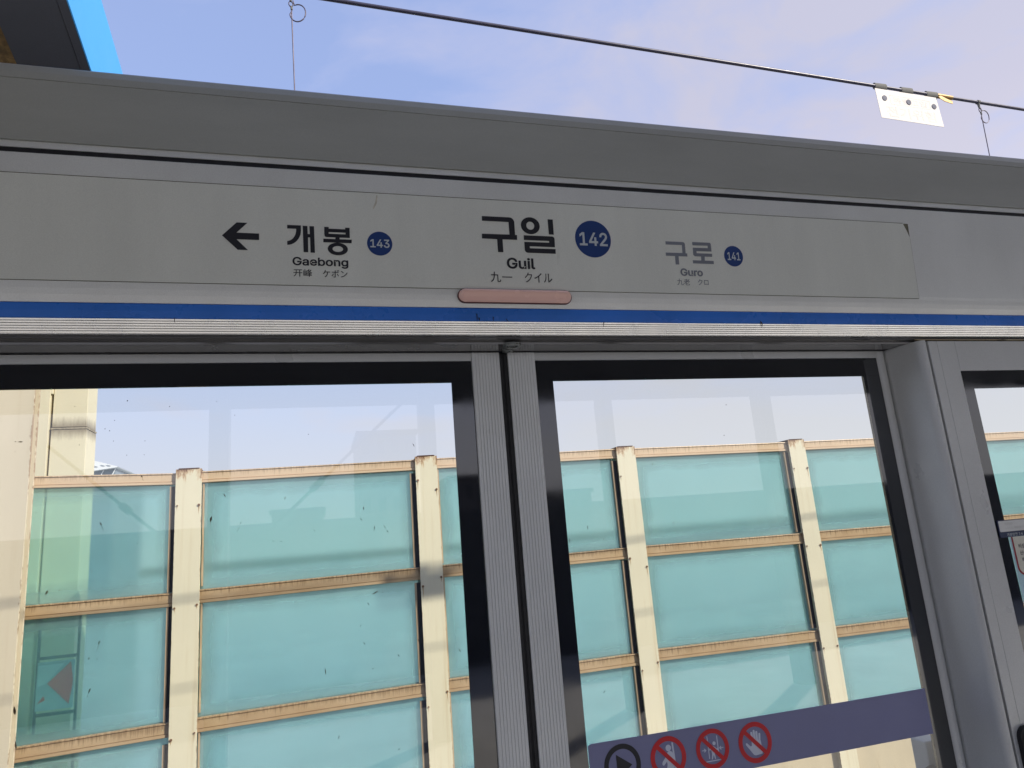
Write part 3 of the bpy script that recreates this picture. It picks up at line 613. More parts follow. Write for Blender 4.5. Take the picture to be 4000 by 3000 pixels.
# gu + ro (grey)
glyphs('hangul_lettering', [
    [(.8902, 2.3803), (.9410, 2.3803)] + arc(.9400, 2.3745, .0068, .0058, 80, 0, 5) + [(.9464, 2.3494), (.9509, 2.3492), (.9506, 2.3408), (.9246, 2.3408), (.9242, 2.3179), (.9141, 2.3179), (.9143, 2.3408), (.8875, 2.3408), (.8879, 2.3494), (.9373, 2.3498), (.9377, 2.3719), (.8902, 2.3718)],
    [(.9693, 2.3816), (1.0205, 2.3816)] + arc(1.0205, 2.3772, .0044, .0044, 80, 0, 5) + [(1.0250, 2.3572), (.9794, 2.3569), (.9793, 2.3508), (1.0258, 2.3508), (1.0252, 2.3424), (1.0022, 2.3424), (1.0018, 2.3310), (1.0282, 2.3310), (1.0282, 2.3224), (.9657, 2.3224), (.9657, 2.3309), (.9912, 2.3310), (.9920, 2.3423), (.9735, 2.3423), (.9690, 2.3462), (.9695, 2.3659), (1.0147, 2.3662), (1.0150, 2.3730), (.9696, 2.3727)],
], [], 'letter_grey')
tx = lambda s, x0, x1, z0, z1, mat='letter', bold=0.0, nm='lettering', off=.0021, par=None: outline_mesh(s, x0, x1, z0, z1, lambda x, z, t: SG(x, z, t), off, nm, mat, par or sg) if s in OUTLINES else text_mesh(s, x0, x1, z0, z1, lambda x, z, t: SG(x, z, t), off, nm, mat, par or sg, bold)
tx('Gaebong', -.0492, .0731, 2.2804, 2.3052, bold=.032)
tx('开峰', -.0474, -.0068, 2.2594, 2.2771, bold=.004)
tx('ケボン', .0163, .0708, 2.2592, 2.2770, bold=.004)
tx('Guil', .4518, .5246, 2.2925, 2.3212, bold=.032)
tx('九', .4090, .4348, 2.2578, 2.2838, bold=.004)
tx('一', .4378, .4634, 2.2698, 2.2722, bold=.002)
tx('クイル', .4953, .5668, 2.2588, 2.2840, bold=.004)
tx('Guro', .9254, .9917, 2.2868, 2.3077, 'letter_grey', .028)
tx('九老', .9126, .9505, 2.2614, 2.2792, 'letter_grey', .004)
tx('クロ', .9741, 1.0058, 2.2630, 2.2794, 'letter_grey', .004)
for cx, cz, r_, s, x0, x1, z0, z1 in ((.1461, 2.3440, .0291, '143', .1242, .1686, 2.3338, 2.3540), (.6850, 2.3779, .0490, '142', .6474, .7240, 2.3596, 2.3954), (1.0914, 2.3465, .0289, '141', 1.0718, 1.1110, 2.3350, 2.3572)):
    bd = MB().disc(cx, cz, r_, SL, LT, 64).build('number_badge', 'badge', sg)
    tx(s, x0, x1, z0, z1, 'numeral', .022, 'numeral', .0026, bd)

# ------------------------------------------------------------------ sliding doors
SPECKS = [(-.4075,2.0135,.004,.0028,75),(-.3214,1.9984,.0026,.0023,75),(-.4312,1.97,.002,.002,75),(-.4492,1.9516,.0026,.0023,75),(-.4402,1.9469,.0026,.0023,75),(-.4315,1.9241,.002,.002,75),(-.369,1.9219,.002,.002,75),(-.223,2.0078,.0017,.0017,75),(-.1838,1.9743,.0023,.002,75),(-.5104,2.0032,.0023,.002,75),(-.4973,1.9181,.0023,.002,75),(-.4041,1.8918,.002,.0017,75),(-.3696,1.8911,.0017,.0017,75),(-.4482,1.7471,.0074,.0034,-60),(-.445,1.7389,.0142,.0009,-62),(-.3728,1.8438,.0063,.0034,-65),(-.3707,1.8373,.0074,.0009,-65),(-.3761,1.7005,.0045,.0014,-60),(-.5703,1.7782,.0026,.002,75),(-.2039,1.7929,.0119,.0023,-62),(-.2313,1.7413,.0142,.0057,80),(-.2321,1.7325,.0085,.0009,85),(-.1696,1.7295,.008,.0014,70),(-.1731,1.7176,.0057,.0011,70),(-.1762,1.7122,.004,.0014,45),(-.4604,1.651,.0034,.0026,75),(-.6085,1.9292,.0097,.0034,0),(-.6175,1.9298,.0045,.0017,0),(-.0752,1.7787,.0085,.0017,75),(-.0433,1.7326,.0026,.0014,80),(-.0121,1.7016,.0057,.0014,-50),(.0996,1.744,.0097,.0023,80),(.093,1.7197,.0068,.0017,-55),(.1224,1.6964,.0131,.002,80),(.1465,1.6989,.0097,.0014,-60),(.1528,1.6878,.0063,.002,-55),(-.1004,1.6846,.0057,.0011,0),(-.0844,1.6829,.0068,.0011,0),(.2231,1.8889,.0102,.002,-62),(-.0218,1.924,.0023,.002,75),(.1398,1.8032,.0045,.0009,-50),(-.541,1.6146,.0097,.0051,65),(-.5183,1.6175,.004,.0023,60),(-.4403,1.5061,.0085,.0034,70),(-.4428,1.4952,.0142,.0009,70),(-.4577,1.4775,.0057,.0023,70),(-.4424,1.4741,.0045,.0017,70),(-.4536,1.4153,.0114,.0034,72),(-.4564,1.4058,.0057,.0009,80),(-.583,1.3957,.0171,.0063,-80),(-.5767,1.3321,.0154,.004,-80),(-.4499,1.5128,.0045,.0011,-70),(-.4803,1.4801,.0028,.0017,75),(.1034,1.5297,.0074,.002,-55),(.0918,1.4455,.0068,.002,-58),(.1671,1.411,.0063,.002,-58),(.2134,1.4389,.0085,.0023,-62),(.007,1.3968,.0159,.0026,-82),(.109,1.3897,.0034,.002,0),(.1144,1.3619,.0045,.0011,60),(.0324,1.2592,.0097,.0017,75),(.16,1.2169,.0045,.002,30),(.0853,1.484,.0085,.0014,55),(.0812,1.4733,.0023,.0017,75),(.1197,1.5522,.0171,.0034,25),(.1366,1.5519,.004,.0014,75),(.3075,1.4061,.0097,.002,-62),(.1915,1.4897,.0051,.0011,80),(.6531,1.6607,.0108,.002,88),(.6019,1.6317,.0131,.002,88),(.6928,1.6291,.0074,.0014,88),(.8546,1.8114,.0045,.0026,80),(.8932,1.6555,.0068,.0017,86),(1.1022,1.9667,.004,.002,80),(1.0818,1.8806,.004,.002,80),(.601,1.7948,.004,.0011,70),(.9175,1.4683,.0045,.0011,70),(.6532,1.2713,.008,.0017,40),(1.4357,1.3829,.0074,.0011,-45),(1.5283,1.2251,.004,.0011,80),(1.4312,1.2713,.0017,.0017,75)]
def specks(x0, x1, y, parent):
    for i, (x, z, l, w, a) in enumerate(SPECKS):
        mb = MB()
        if not x0 < x < x1: continue
        ca, sa = math.cos(R(a)), math.sin(R(a))
        pl = []
        for k in range(9):                                   # a splash: round head, thin tail
            u = k / 8
            pl.append((u - .5, .5 * math.sin(math.pi * min(1, u * 1.02 + .02)) ** .8 * (0.35 + .65 * u)))
        pl += [(u, -v) for u, v in reversed(pl[1:-1])]
        mb.flat([(x + u * l * ca - v * w * sa, z + u * l * sa + v * w * ca) for u, v in pl], lambda p, q, t: (p, y - t, q), .0004)
        mb.build('dirt_speck', 'speck', parent)

YD = 1.677
def stile(x0, x1, z0, z1, y=1.668, grooves=8):
    pr = [(x0, 1.70), (x0, y + .0012), (x0 + .0012, y)]
    w = x1 - x0
    for g in range(grooves):
        c = x0 + w * (.12 + .76 * g / (grooves - 1))
        pr += [(c - .0011, y), (c - .0007, y + .0016), (c + .0007, y + .0016), (c + .0011, y)]
    pr += [(x1 - .0012, y), (x1, y + .0012), (x1, 1.70)]
    return MB().prism_z(pr, z0, z1)
def sliding_door(label, xs0, xs1, seal, glass, clear, outer, name='sliding_door'):
    d = thing(name, ((glass[0] + glass[1]) / 2, 1.68, 0.02), label, 'door', 'sliding platform screen doors')
    stile(xs0, xs1, 0.02, 2.119).build('fluted_stile', 'alu_v', d)
    sx0, sx1 = seal
    sl_ = MB().box(sx0, sx1, 1.674, 1.70, 0.02, 2.118)
    m_ = sx0 + (sx1 - sx0) * .5
    sl_.box(m_ - .0035, m_ + .0035, 1.6715, 1.6738, 0.02, 2.117)
    sl_.build('rubber_seal', 'black', d)
    g0, g1 = glass
    tr = MB()
    tr.prism_x([(1.6725, 2.1195), (1.6725, 2.1010), (1.6740, 2.0992), (1.6990, 2.0992), (1.6990, 2.1195)], g0 + .0004, g1 - .0004)
    tr.build('top_rail', 'door_paint', d)
    ct = 2.0442
    c0, c1 = clear
    fr = MB()
    fr.box(g0, g1, YD, YD + .008, ct, 2.0988)
    fr.box(g0, c0, YD, YD + .008, .05, ct - .0002)
    fr.box(c1, g1, YD, YD + .008, .05, ct - .0002)
    fr.box(c0 + .0002, c1 - .0002, YD, YD + .008, .05, .16)
    fr.build('black_glass_border', 'frit', d)
    gl = MB().box(c0 + .0002, c1 - .0002, YD, YD + .008, .1602, ct - .0002).build('glass_pane', 'pane', d)
    specks(c0, c1, YD - .0003, gl)
    o0, o1 = outer
    w = o1 - o0
    if o0 > g0: pts = [(o0, 1.70), (o0, 1.6735)] + [(o0 + w * .72 + w * .28 * math.sin(R(a)), 1.688 - .0155 * math.cos(R(a))) for a in (0, 15, 30, 45, 60, 75, 90)] + [(o1, 1.70)]
    else: pts = [(o1, 1.70), (o1, 1.6735)] + [(o0 + w * .28 - w * .28 * math.sin(R(a)), 1.688 - .0155 * math.cos(R(a))) for a in (0, 15, 30, 45, 60, 75, 90)] + [(o0, 1.70)]
    MB().prism_z(pts, .02, 2.1195, True).build('outer_stile', 'door_paint', d)
    return d
XC = .4630
sliding_door('left sliding door with fluted stile and dirt specked glass', .3808, .4535, (.4537, .4626), (-.7205, .3804), (-.660, .327), (-.752, -.7207))
sliding_door('right sliding door with fluted stile and a violet band low on its glass', .4763, .5490, (.4634, .4761), (.5494, 1.6463), (.5968, 1.5862), (1.6465, 1.6785))

# fixed jambs beside the doors
def jamb(sgn, label):
    fx = lambda x: x if sgn > 0 else 2 * XC - x
    pr = [(fx(1.6800), 1.76), (fx(1.6800), 1.6690), (fx(1.6975), 1.5790)]
    for k in range(1, 12):                                   # rounded nose
        u = k / 12
        pr.append((fx((1 - u) ** 2 * 1.6975 + 2 * u * (1 - u) * 1.7014 + u * u * 1.7182), (1 - u) ** 2 * 1.5790 + 2 * u * (1 - u) * 1.5592 + u * u * 1.5592))
    pr += [(fx(1.7182), 1.5592), (fx(1.7186), 1.5610), (fx(1.7186), 1.76)]
    j = MB().prism_z(pr, 0.0, 2.1210).build('door_jamb', 'door_paint', None, (fx(1.70), 1.60, 0))
    tag(j, label, 'door jamb')
    g = MB().box(min(fx(1.7188), fx(1.7278)), max(fx(1.7188), fx(1.7278)), 1.5720, 1.75, .0, 2.1205).build('joint_seal', 'black', j)
    g.location = (0, 0, 0); g.data.transform(Matrix.Translation(world_loc(j) * 0))
    return j
jamb(1, 'rounded grey jamb between the right sliding door and the emergency door')
jamb(-1, 'rounded grey jamb left of the left sliding door, past the picture edge')

# ------------------------------------------------------------------ emergency door (push bar) at the right
YE = 1.560
def emergency_door(sgn, label, name='emergency_door'):
    fx = lambda x: x if sgn > 0 else 2 * XC - x
    d = thing(name, (fx(2.3), 1.58, 0.02), label, 'door')
    def bx(x0, x1, y0, y1, z0, z1, m=None):
        m = m or MB(); a, b = sorted((fx(x0), fx(x1))); return m.box(a, b, y0, y1, z0, z1)
    bx(1.7282, 1.7602, YE, 1.60, .02, 2.1182).build('edge_stile', 'door_paint', d, bevel=.0012)
    bx(1.7606, 1.8258, YE, 1.60, .02, 2.1182).build('frame_stile', 'door_paint', d, bevel=.0008)
    bx(1.8264, 2.86, YE, 1.60, 2.0276, 2.1182).build('top_rail', 'door_paint', d, bevel=.0012)
    bx(2.8606, 2.96, YE, 1.60, .02, 2.1182).build('frame_stile', 'door_paint', d, bevel=.0008)
    bx(1.8264, 2.86, YE, 1.60, .02, .14).build('bottom_rail', 'door_paint', d)
    m = MB()
    bx(1.8262, 2.8604, YE + .004, YE + .012, 1.9744, 2.0274, m)
    bx(1.8262, 1.8670, YE + .004, YE + .012, .1402, 1.9742, m)
    bx(2.8200, 2.8604, YE + .004, YE + .012, .1402, 1.9742, m)
    m.build('black_glass_border', 'frit', d)
    bx(1.8672, 2.8198, YE + .004, YE + .012, .1404, 1.9742).build('glass_pane', 'pane', d)
    return d
ed = emergency_door(1, 'grey framed glazed emergency door at the right edge, bearing the braille plate and notice')
emergency_door(-1, 'grey framed glazed emergency door left of the left jamb, past the picture edge')
hp = MB()
def hpl(x, z, t): return (x, YE - .0004 - t, z)
ho = [(1.7390, .62), (1.7390, 1.040)] + arc(1.7650, 1.040, .0260, .0280, 180, 90, 8) + [(1.93, 1.068), (1.93, .62)]
hp.flat(ho, hpl, .012)
hpo = hp.build('handle_recess', 'black', ed)
MB().flat([(1.7635, .64), (1.7635, 1.025), (1.7700, 1.050), (1.92, 1.052), (1.92, .64)], lambda x, z, t: (x, YE - .0130 - t, z), .022).build('push_bar', 'bronze', hpo)

BP = lambda x, z, t: (x, YE + .0032 - t, z)
bp = thing('braille_plate', (1.95, 1.56, 1.544), 'navy bordered silver braille plate reading 7-4, above the red framed notice', 'plate')
def rrect(x0, x1, z0, z1, r, n=5):
    return arc(x1 - r, z1 - r, r, r, 0, 90, n) + arc(x0 + r, z1 - r, r, r, 90, 180, n) + arc(x0 + r, z0 + r, r, r, 180, 270, n) + arc(x1 - r, z0 + r, r, r, 270, 360, n)
MB().flat(rrect(1.8360, 2.075, 1.5440, 1.5915, .003), BP, .0020).build('plate_border', 'navy', bp)
B2 = lambda x, z, t: BP(x, z, .0021 + t)
sp_ = MB().flat(rrect(1.8390, 2.072, 1.5592, 1.5893, .003), B2, .0008).build('silver_panel', 'braille', bp)
bd = MB()
for row, (x0, n, z) in enumerate(((1.8600, 6, 1.5835), (1.8610, 13, 1.5712))):
    for k in range(n):
        for a in range(2):
            for b_ in range(3):
                if random.random() < .55 and not (row == 1 and k in (5,)):
                    bd.disc(x0 + k * .0052 + a * .0021, z - b_ * .0023, .00085, lambda x, zz, t: B2(x, zz, .0009 + t), .0007, 8)
bd.build('braille_dot', 'braille', sp_)
text_mesh('개봉방면 7-4', 1.8606, 1.9178, 1.5459, 1.5552, lambda x, z, t: BP(x, z, t), .0026, 'lettering', 'numeral', bp, .004)

en = thing('emergency_notice', (1.95, 1.56, 1.43), 'cream notice with a rounded red border and black Korean lines, under the braille plate', 'notice')
MB().flat([(1.8676, 1.36), (2.06, 1.36), (2.06, 1.5437), (1.8676, 1.5437)], BP, .0008).build('notice_backing', 'notice_edge', en)
N2 = lambda x, z, t: BP(x, z, .0009 + t)
MB().flat(arc(1.8975, 1.4610, .0230, .0230, 270, 180, 8) + [(1.8745, 1.5436), (2.055, 1.5436), (2.055, 1.438)], N2, .0006).build('red_border', 'notice_red', en)
N3 = lambda x, z, t: BP(x, z, .0016 + t)
MB().flat(arc(1.8985, 1.4620, .0190, .0190, 270, 180, 8) + [(1.8793, 1.5435), (2.055, 1.5435), (2.055, 1.443)], N3, .0004).build('notice_face', 'notice', en)
for s, x0, x1, z0, z1 in (('비상', 1.8930, 1.9160, 1.5110, 1.5235), ('신속', 1.8930, 1.9160, 1.4925, 1.5045), ('바', 1.8958, 1.9065, 1.4745, 1.4865)):
    text_mesh(s, x0, x1, z0, z1, lambda x, z, t: BP(x, z, t), .0026, 'lettering', 'letter', en, .012)

# ------------------------------------------------------------------ violet warning band on the right door
wb = thing('warning_band', (1.09, 1.676, 1.0465), 'violet grey band across the right door glass with three red prohibition signs', 'sticker')
WP = lambda x, z, t: (x, YD - .0003 - t, z)
MB().flat([(.5990, 1.0465), (1.5890, 1.0465), (1.5890, 1.1612), (.6060, 1.1625), (.5990, 1.1585)], WP, .0006).build('band_film', 'sticker', wb)
W2 = lambda x, z, t: WP(x, z, .0007 + t)
W3 = lambda x, z, t: WP(x, z, .0013 + t)
ps = MB().ring(.6815, 1.1055, .0470, .0356, W2, .0005).build('play_symbol', 'letter', wb)
MB().flat([(.6668, 1.1305), (.7062, 1.1040), (.6668, 1.0760)], W2, .0005).build('triangle', 'letter', ps)
def stroke(mb, pts, w, place, th):
    for (x0, z0), (x1, z1) in zip(pts[:-1], pts[1:]):
        L = math.hypot(x1 - x0, z1 - z0); nx, nz = -(z1 - z0) / L * w / 2, (x1 - x0) / L * w / 2
        mb.flat([(x0 + nx, z0 + nz), (x1 + nx, z1 + nz), (x1 - nx, z1 - nz), (x0 - nx, z0 - nz)], place, th)
def prohibit(cx, cz, r):
    sgn = MB().ring(cx, cz, r, r * .765, W3, .0005)
    a = R(135); hw = r * .105
    dx, dz = math.cos(a), math.sin(a)
    L = r * .775
    sgn.flat([(cx + dx * L - dz * hw, cz + dz * L + dx * hw), (cx - dx * L - dz * hw, cz - dz * L + dx * hw), (cx - dx * L + dz * hw, cz - dz * L - dx * hw), (cx + dx * L + dz * hw, cz + dz * L - dx * hw)], lambda x, z, t: WP(x, z, .0019 + t), .0004)
    return sgn.build('prohibition_sign', 'red', wb)
p1 = prohibit(.8015, 1.1050, .0472)
m = MB()
m.disc(.8040, 1.1255, .0072, W2, .0004)
m.flat(arc(.8065, 1.1100, .0085, .0085, 0, 150, 10) + [(.7935, 1.1055), (.7850, 1.0970), (.7835, 1.0925), (.7855, 1.0890), (.7890, 1.0895), (.7965, 1.0965), (.7975, 1.0900), (.7930, 1.0760), (.7925, 1.0620), (.8140, 1.0620), (.8150, 1.0850)], W2, .0004)
m.flat([(.8135, 1.1365), (.8178, 1.1362), (.8205, 1.0700), (.8165, 1.0700)], W2, .0004)
m.build('leaning_figure', 'picto', p1)
p2 = prohibit(.9225, 1.1068, .0455)
m = MB()
m.disc(.9282, 1.1180, .0043, W2, .0004)
m.flat([(.9100, 1.1360), (.9122, 1.1358), (.9122, 1.0850), (.9100, 1.0850)], W2, .0004)
m.flat([(.9366, 1.1345), (.9390, 1.1343), (.9392, 1.0850), (.9368, 1.0850)], W2, .0004)
m.flat([(.9165, 1.1125), (.9240, 1.1130), (.9300, 1.1090), (.9345, 1.1050), (.9366, 1.1080), (.9366, 1.1020), (.9340, 1.1010), (.9275, 1.1040), (.9265, 1.0960), (.9280, 1.0830), (.9255, 1.0830), (.9235, 1.0930), (.9190, 1.0830), (.9165, 1.0830), (.9190, 1.0960), (.9180, 1.1050), (.9140, 1.1030), (.9124, 1.1060)], lambda x, z, t: WP(x, z, .0012 + t), .0003)
m.flat([(.8990, 1.0805), (.9415, 1.0805), (.9415, 1.0785), (.8990, 1.0785)], W2, .0004)
for sx, tip in ((-1, .9050), (1, .9405)):
    q = lambda u: tip + sx * u
    m.flat([(q(0), 1.1055), (q(.0048), 1.1100), (q(.0066), 1.1088), (q(.0040), 1.1063), (q(.0118), 1.1063), (q(.0118), 1.1047), (q(.0040), 1.1047), (q(.0066), 1.1022), (q(.0048), 1.1010)], W2, .0004)
m.build('trapped_figure', 'picto', p2)
p3 = prohibit(1.0428, 1.1038, .0474)
m = MB()
def finger(x0, z0, x1, z1, w):
    dx, dz = x1 - x0, z1 - z0; L = math.hypot(dx, dz); dx, dz = dx / L, dz / L; h_ = w / 2
    pl = [(x0 - dz * h_, z0 + dx * h_), (x0 + dz * h_, z0 - dx * h_)]
    a0 = math.degrees(math.atan2(-dx, dz))
    pl += [(x1 + h_ * math.cos(R(a0 + 180 * k / 6)), z1 + h_ * math.sin(R(a0 + 180 * k / 6))) for k in range(7)]
    m.flat(pl, W2, .0004)
finger(1.0362, 1.1103, 1.0356, 1.1262, .0058)
finger(1.0428, 1.1103, 1.0428, 1.1298, .0058)
finger(1.0494, 1.1103, 1.0500, 1.1262, .0058)
finger(1.0560, 1.1073, 1.0580, 1.1210, .0054)
m.flat([(1.0333, 1.1102), (1.0526, 1.1102), (1.0530, 1.1072), (1.0590, 1.1072), (1.0612, 1.0820), (1.0590, 1.0755), (1.0400, 1.0740), (1.0350, 1.0760), (1.0160, 1.1010), (1.0160, 1.1045), (1.0195, 1.1050), (1.0295, 1.0955), (1.0325, 1.0975)], W2, .0004)
m.build('hand_silhouette', 'picto', p3)

# ------------------------------------------------------------------ sensor box on the track side of the jamb
sb = thing('sensor_box', (1.68, 1.80, .93), 'small grey box with a black knob behind the lower right door glass', 'sensor')
MB().box(1.6490, 1.716, 1.775, 1.830, .900, .9935).build('housing', 'sensor', sb, bevel=.004)
kb = MB()
kb.tube([(1.655, 1.772, .9155), (1.640, 1.764, .9165), (1.624, 1.756, .9175)], [.0185, .0180, .0165], 24)
kb.tube([(1.6239, 1.7559, .9175), (1.6205, 1.7542, .9177)], [.010, .009], 20)
kb.build('knob', 'black', sb)
MB().box(1.6745, 1.686, 1.752, 1.774, .60, .978).build('bracket', 'bronze', sb)

# ------------------------------------------------------------------ noise barrier across the track
YB, PITCH_X, PX0 = 6.35, 2.0065, -1.0535
nb = thing('noise_barrier', (3.0, 6.45, -1.2), 'long noise barrier across the track with cream posts, tan rails and frosted teal sheets', 'noise barrier')
PW = .1015
post_x = [PX0 + PITCH_X * i for i in range(-1, 8)]
post_top = {0: 2.428, 1: 2.447, 2: 2.452, 3: 2.446}
BZ = (1.405, .436, -.5, -1.15)
for i, px in enumerate(post_x):
    zt_ = post_top.get(i - 1, 2.446)
    p = MB()
    p.box(px - PW, px + PW, YB, YB + .012, -1.2, zt_)
    p.box(px - .006, px + .006, YB + .0122, YB + .19, -1.2, zt_ - .002)
    p.box(px - PW, px + PW, YB + .1902, YB + .202, -1.2, zt_)
    po = p.build('post', 'post', nb, (px, YB, zt_ - POST_TOP), bevel=.002)
    MB().box(px - PW * .78, px + PW * .78, YB - .004, YB + .21, zt_ + .0004, zt_ + .0075).build('cap_plate', 'rust', po)
    for bzv, off in ((2.17, .01), (1.33, 0), (.36, .0)):
        for sx in (-1, 1):
            if random.random() < .25: continue
            b_ = MB()
            x_, z_ = px + sx * (PW - .018), bzv + random.uniform(-.06, .05) + off
            q = lambda x, z, t: (x, YB - .0004 - t, z)
            r_ = random.uniform(.006, .011)
            b_.disc(x_, z_, r_, q, .007, 10)
            L = random.uniform(.03, .11)
            n0 = len(b_.f)
            b_.flat([(x_ - r_ * .55, z_ - r_ * .9), (x_ + r_ * .5, z_ - r_ * .9), (x_ + random.uniform(-.004, .004), z_ - L)], q, .0005)
            for n1 in range(n0, len(b_.f)): b_.mi[n1] = 1
            b_.build('rusty_bolt', ['bolt', 'rust_run'], po)
def rail_prof(zb_, zt2):
    y = YB + .030
    h_ = zt2 - zb_
    return [(y + .012, zt2), (y - .002, zt2 - .003), (y - .004, zt2 - .010), (y + .003, zt2 - .018), (y + .003, zb_ + h_ * .27), (y + .009, zb_ + h_ * .265), (y + .009, zb_ + h_ * .225), (y - .002, zb_ + h_ * .22), (y - .002, zb_ + .003), (y + .002, zb_), (y + .09, zb_), (y + .09, zt2)]
def rail(x0, x1, zl, zr, hgt, mat_='rail'):
    """a rail whose two ends may sit at slightly different heights"""
    pl, pr_ = rail_prof(zl - hgt, zl), rail_prof(zr - hgt, zr)
    n = len(pl)
    mb = MB()
    vs = [(x0, y, z) for y, z in pl] + [(x1, y, z) for y, z in pr_]
    mb.add(vs, [(i, (i + 1) % n, n + (i + 1) % n, n + i) for i in range(n)])
    mb.add(vs, [tuple(range(n - 1, -1, -1)), tuple(range(n, 2 * n))])
    return mb.build('rail', mat_, nb, ((x0 + x1) / 2, YB, (zl + zr) / 2))
# measured rail heights per bay (left end, right end)
RZ = {0: [(2.454, 2.400), (1.432, 1.429), (.400, .455)], 1: [(2.407, 2.424), (1.435, 1.460), (.456, .492)],
      2: [(2.428, 2.441), (1.460, 1.474), (.495, .503)], 3: [(2.439, 2.429), (1.476, 1.464), (.515, .492)],
      4: [(2.431, 2.428), (1.471, 1.456), (.505, .489)]}
for i in range(len(post_x) - 1):
    x0, x1 = post_x[i] + .020, post_x[i + 1] - .020
    vx0, vx1 = post_x[i] + PW, post_x[i + 1] - PW
    rows = RZ.get(i, [(2.43, 2.43), (1.465, 1.465), (.497, .497)]) + [(-.462, -.462)]
    for k, (zl, zr) in enumerate(rows):
        rail(x0, x1, zl, zr, .098 if k == 0 else .108, 'rail' if k == 0 else 'rail_dirty')
    for k in range(3):
        zt2 = min(rows[k]) - .090; zb2 = max(rows[k + 1]) - .006
        zt3 = max(rows[k]) - .085; zb3 = min(rows[k + 1]) - .015
        gp_ = MB().box(vx0 - .01, vx1 + .01, YB + .062, YB + .072, zb3, zt3).build('frosted_sheet', 'teal', nb, ((x0 + x1) / 2, YB, zb3))
        for a, b in ((vx0 + .004, vx0 + .016), (vx1 - .048, vx1 - .032)):
            fr = MB().box(a, b, YB + .036, YB + .0615, max(rows[k + 1]) + .001, min(rows[k]) - .108)
            fr.build('side_bead', 'rail', gp_)
        gk = MB()
        gk.box(vx1 - .0318, vx1 + .012, YB + .046, YB + .0618, max(rows[k + 1]) + .001, min(rows[k]) - .108)  # dark gasket, widened to carry the post's shadow on this side too
        gk.build('gasket_shade', 'gasket_shade', gp_)
    MB().box(vx0 - .01, vx1 + .01, YB + .050, YB + .085, -1.2, -.560).build('beige_panel', 'beige_panel', nb, ((x0 + x1) / 2, YB, -1.2))

# ------------------------------------------------------------------ cream steel columns at the left
fc = MB()
fc.box(-2.72, -2.178, 6.215, 6.233, -1.2, 6.4)
fc.box(-2.46, -2.44, 6.2332, 6.3120, -1.2, 6.4)
fc.box(-2.72, -2.178, 6.3122, 6.330, -1.2, 6.4)
fo = tag(fc.build('steel_column', 'column', None, (-2.45, 6.27, -1.2), bevel=.003), 'wide chipped cream steel column at the left picture edge, in front of the barrier', 'column')
c2 = thing('box_column', (-2.29, 7.55, -1.2), 'pale cream square steel column with a grimy joint, standing behind the barrier', 'column')
MB().box(-2.44, -2.14, 7.40, 7.70, -1.2, 2.985).build('lower_shaft', 'column_joint', c2, bevel=.004)
MB().box(-2.436, -2.144, 7.404, 7.696, 3.012, 6.8).build('upper_shaft', 'column_joint', c2, bevel=.004)
jm = MB()
for (ya, yb_, xa, xb) in ((7.397, 7.703, -2.443, -2.137),):
    jm.box(xa, xb, ya, yb_, 2.990, 3.006)
jm.build('grimy_joint', 'grime', c2)
c3 = MB()
c3.box(-3.05, -2.458, 7.38, 7.62, -1.2, 6.8)
c3.box(-2.4578, -2.4404, 7.385, 7.60, 3.335, 6.8)
tag(c3.build('flat_column', 'column2', None, (-2.75, 7.5, -1.2), bevel=.003), 'flat pale cream column side by side with the square column, behind the wide chipped one', 'column')
ws = thing('warning_board', (-2.12, 6.86, .55), 'blurred red diamond warning board seen through the frosted teal sheet at the lower left', 'sign')
KB = 6.86 / 7.36
bk = lambda y0: (lambda x, z, t: (x * KB, y0 - t, 1.65 + (z - 1.65) * KB))
MB().flat([(-2.41, .50), (-2.12, .50), (-2.12, .90), (-2.41, .90)], bk(6.88), .010).build('board', 'board_blue', ws)
MB().flat([(-2.325, .72), (-2.150, .885), (-2.125, .72), (-2.150, .535)], bk(6.8670), .004).build('red_diamond', 'board_red', ws)
MB().flat([(-2.395, .56), (-2.35, .62), (-2.335, .585)], bk(6.8670), .004).build('red_mark', 'board_red', ws)
MB().flat([(-2.40, .70), (-2.34, .72), (-2.20, .875), (-2.40, .875)], bk(6.8695), .002).build('pale_field', 'picto', ws)
fr_ = MB()
for x_ in (-2.11, -2.425):
    fr_.box(x_ * KB - .009, x_ * KB + .009, 6.905, 6.925, -1.19, 1.40)
for z_ in (.46, .93, 1.30):
    fr_.box(-2.425 * KB + .0122, -2.11 * KB - .0122, 6.897, 6.918, 1.65 + (z_ - 1.65) * KB - .012, 1.65 + (z_ - 1.65) * KB + .012)
fr_.build('stand_frame', 'darkwall', ws)

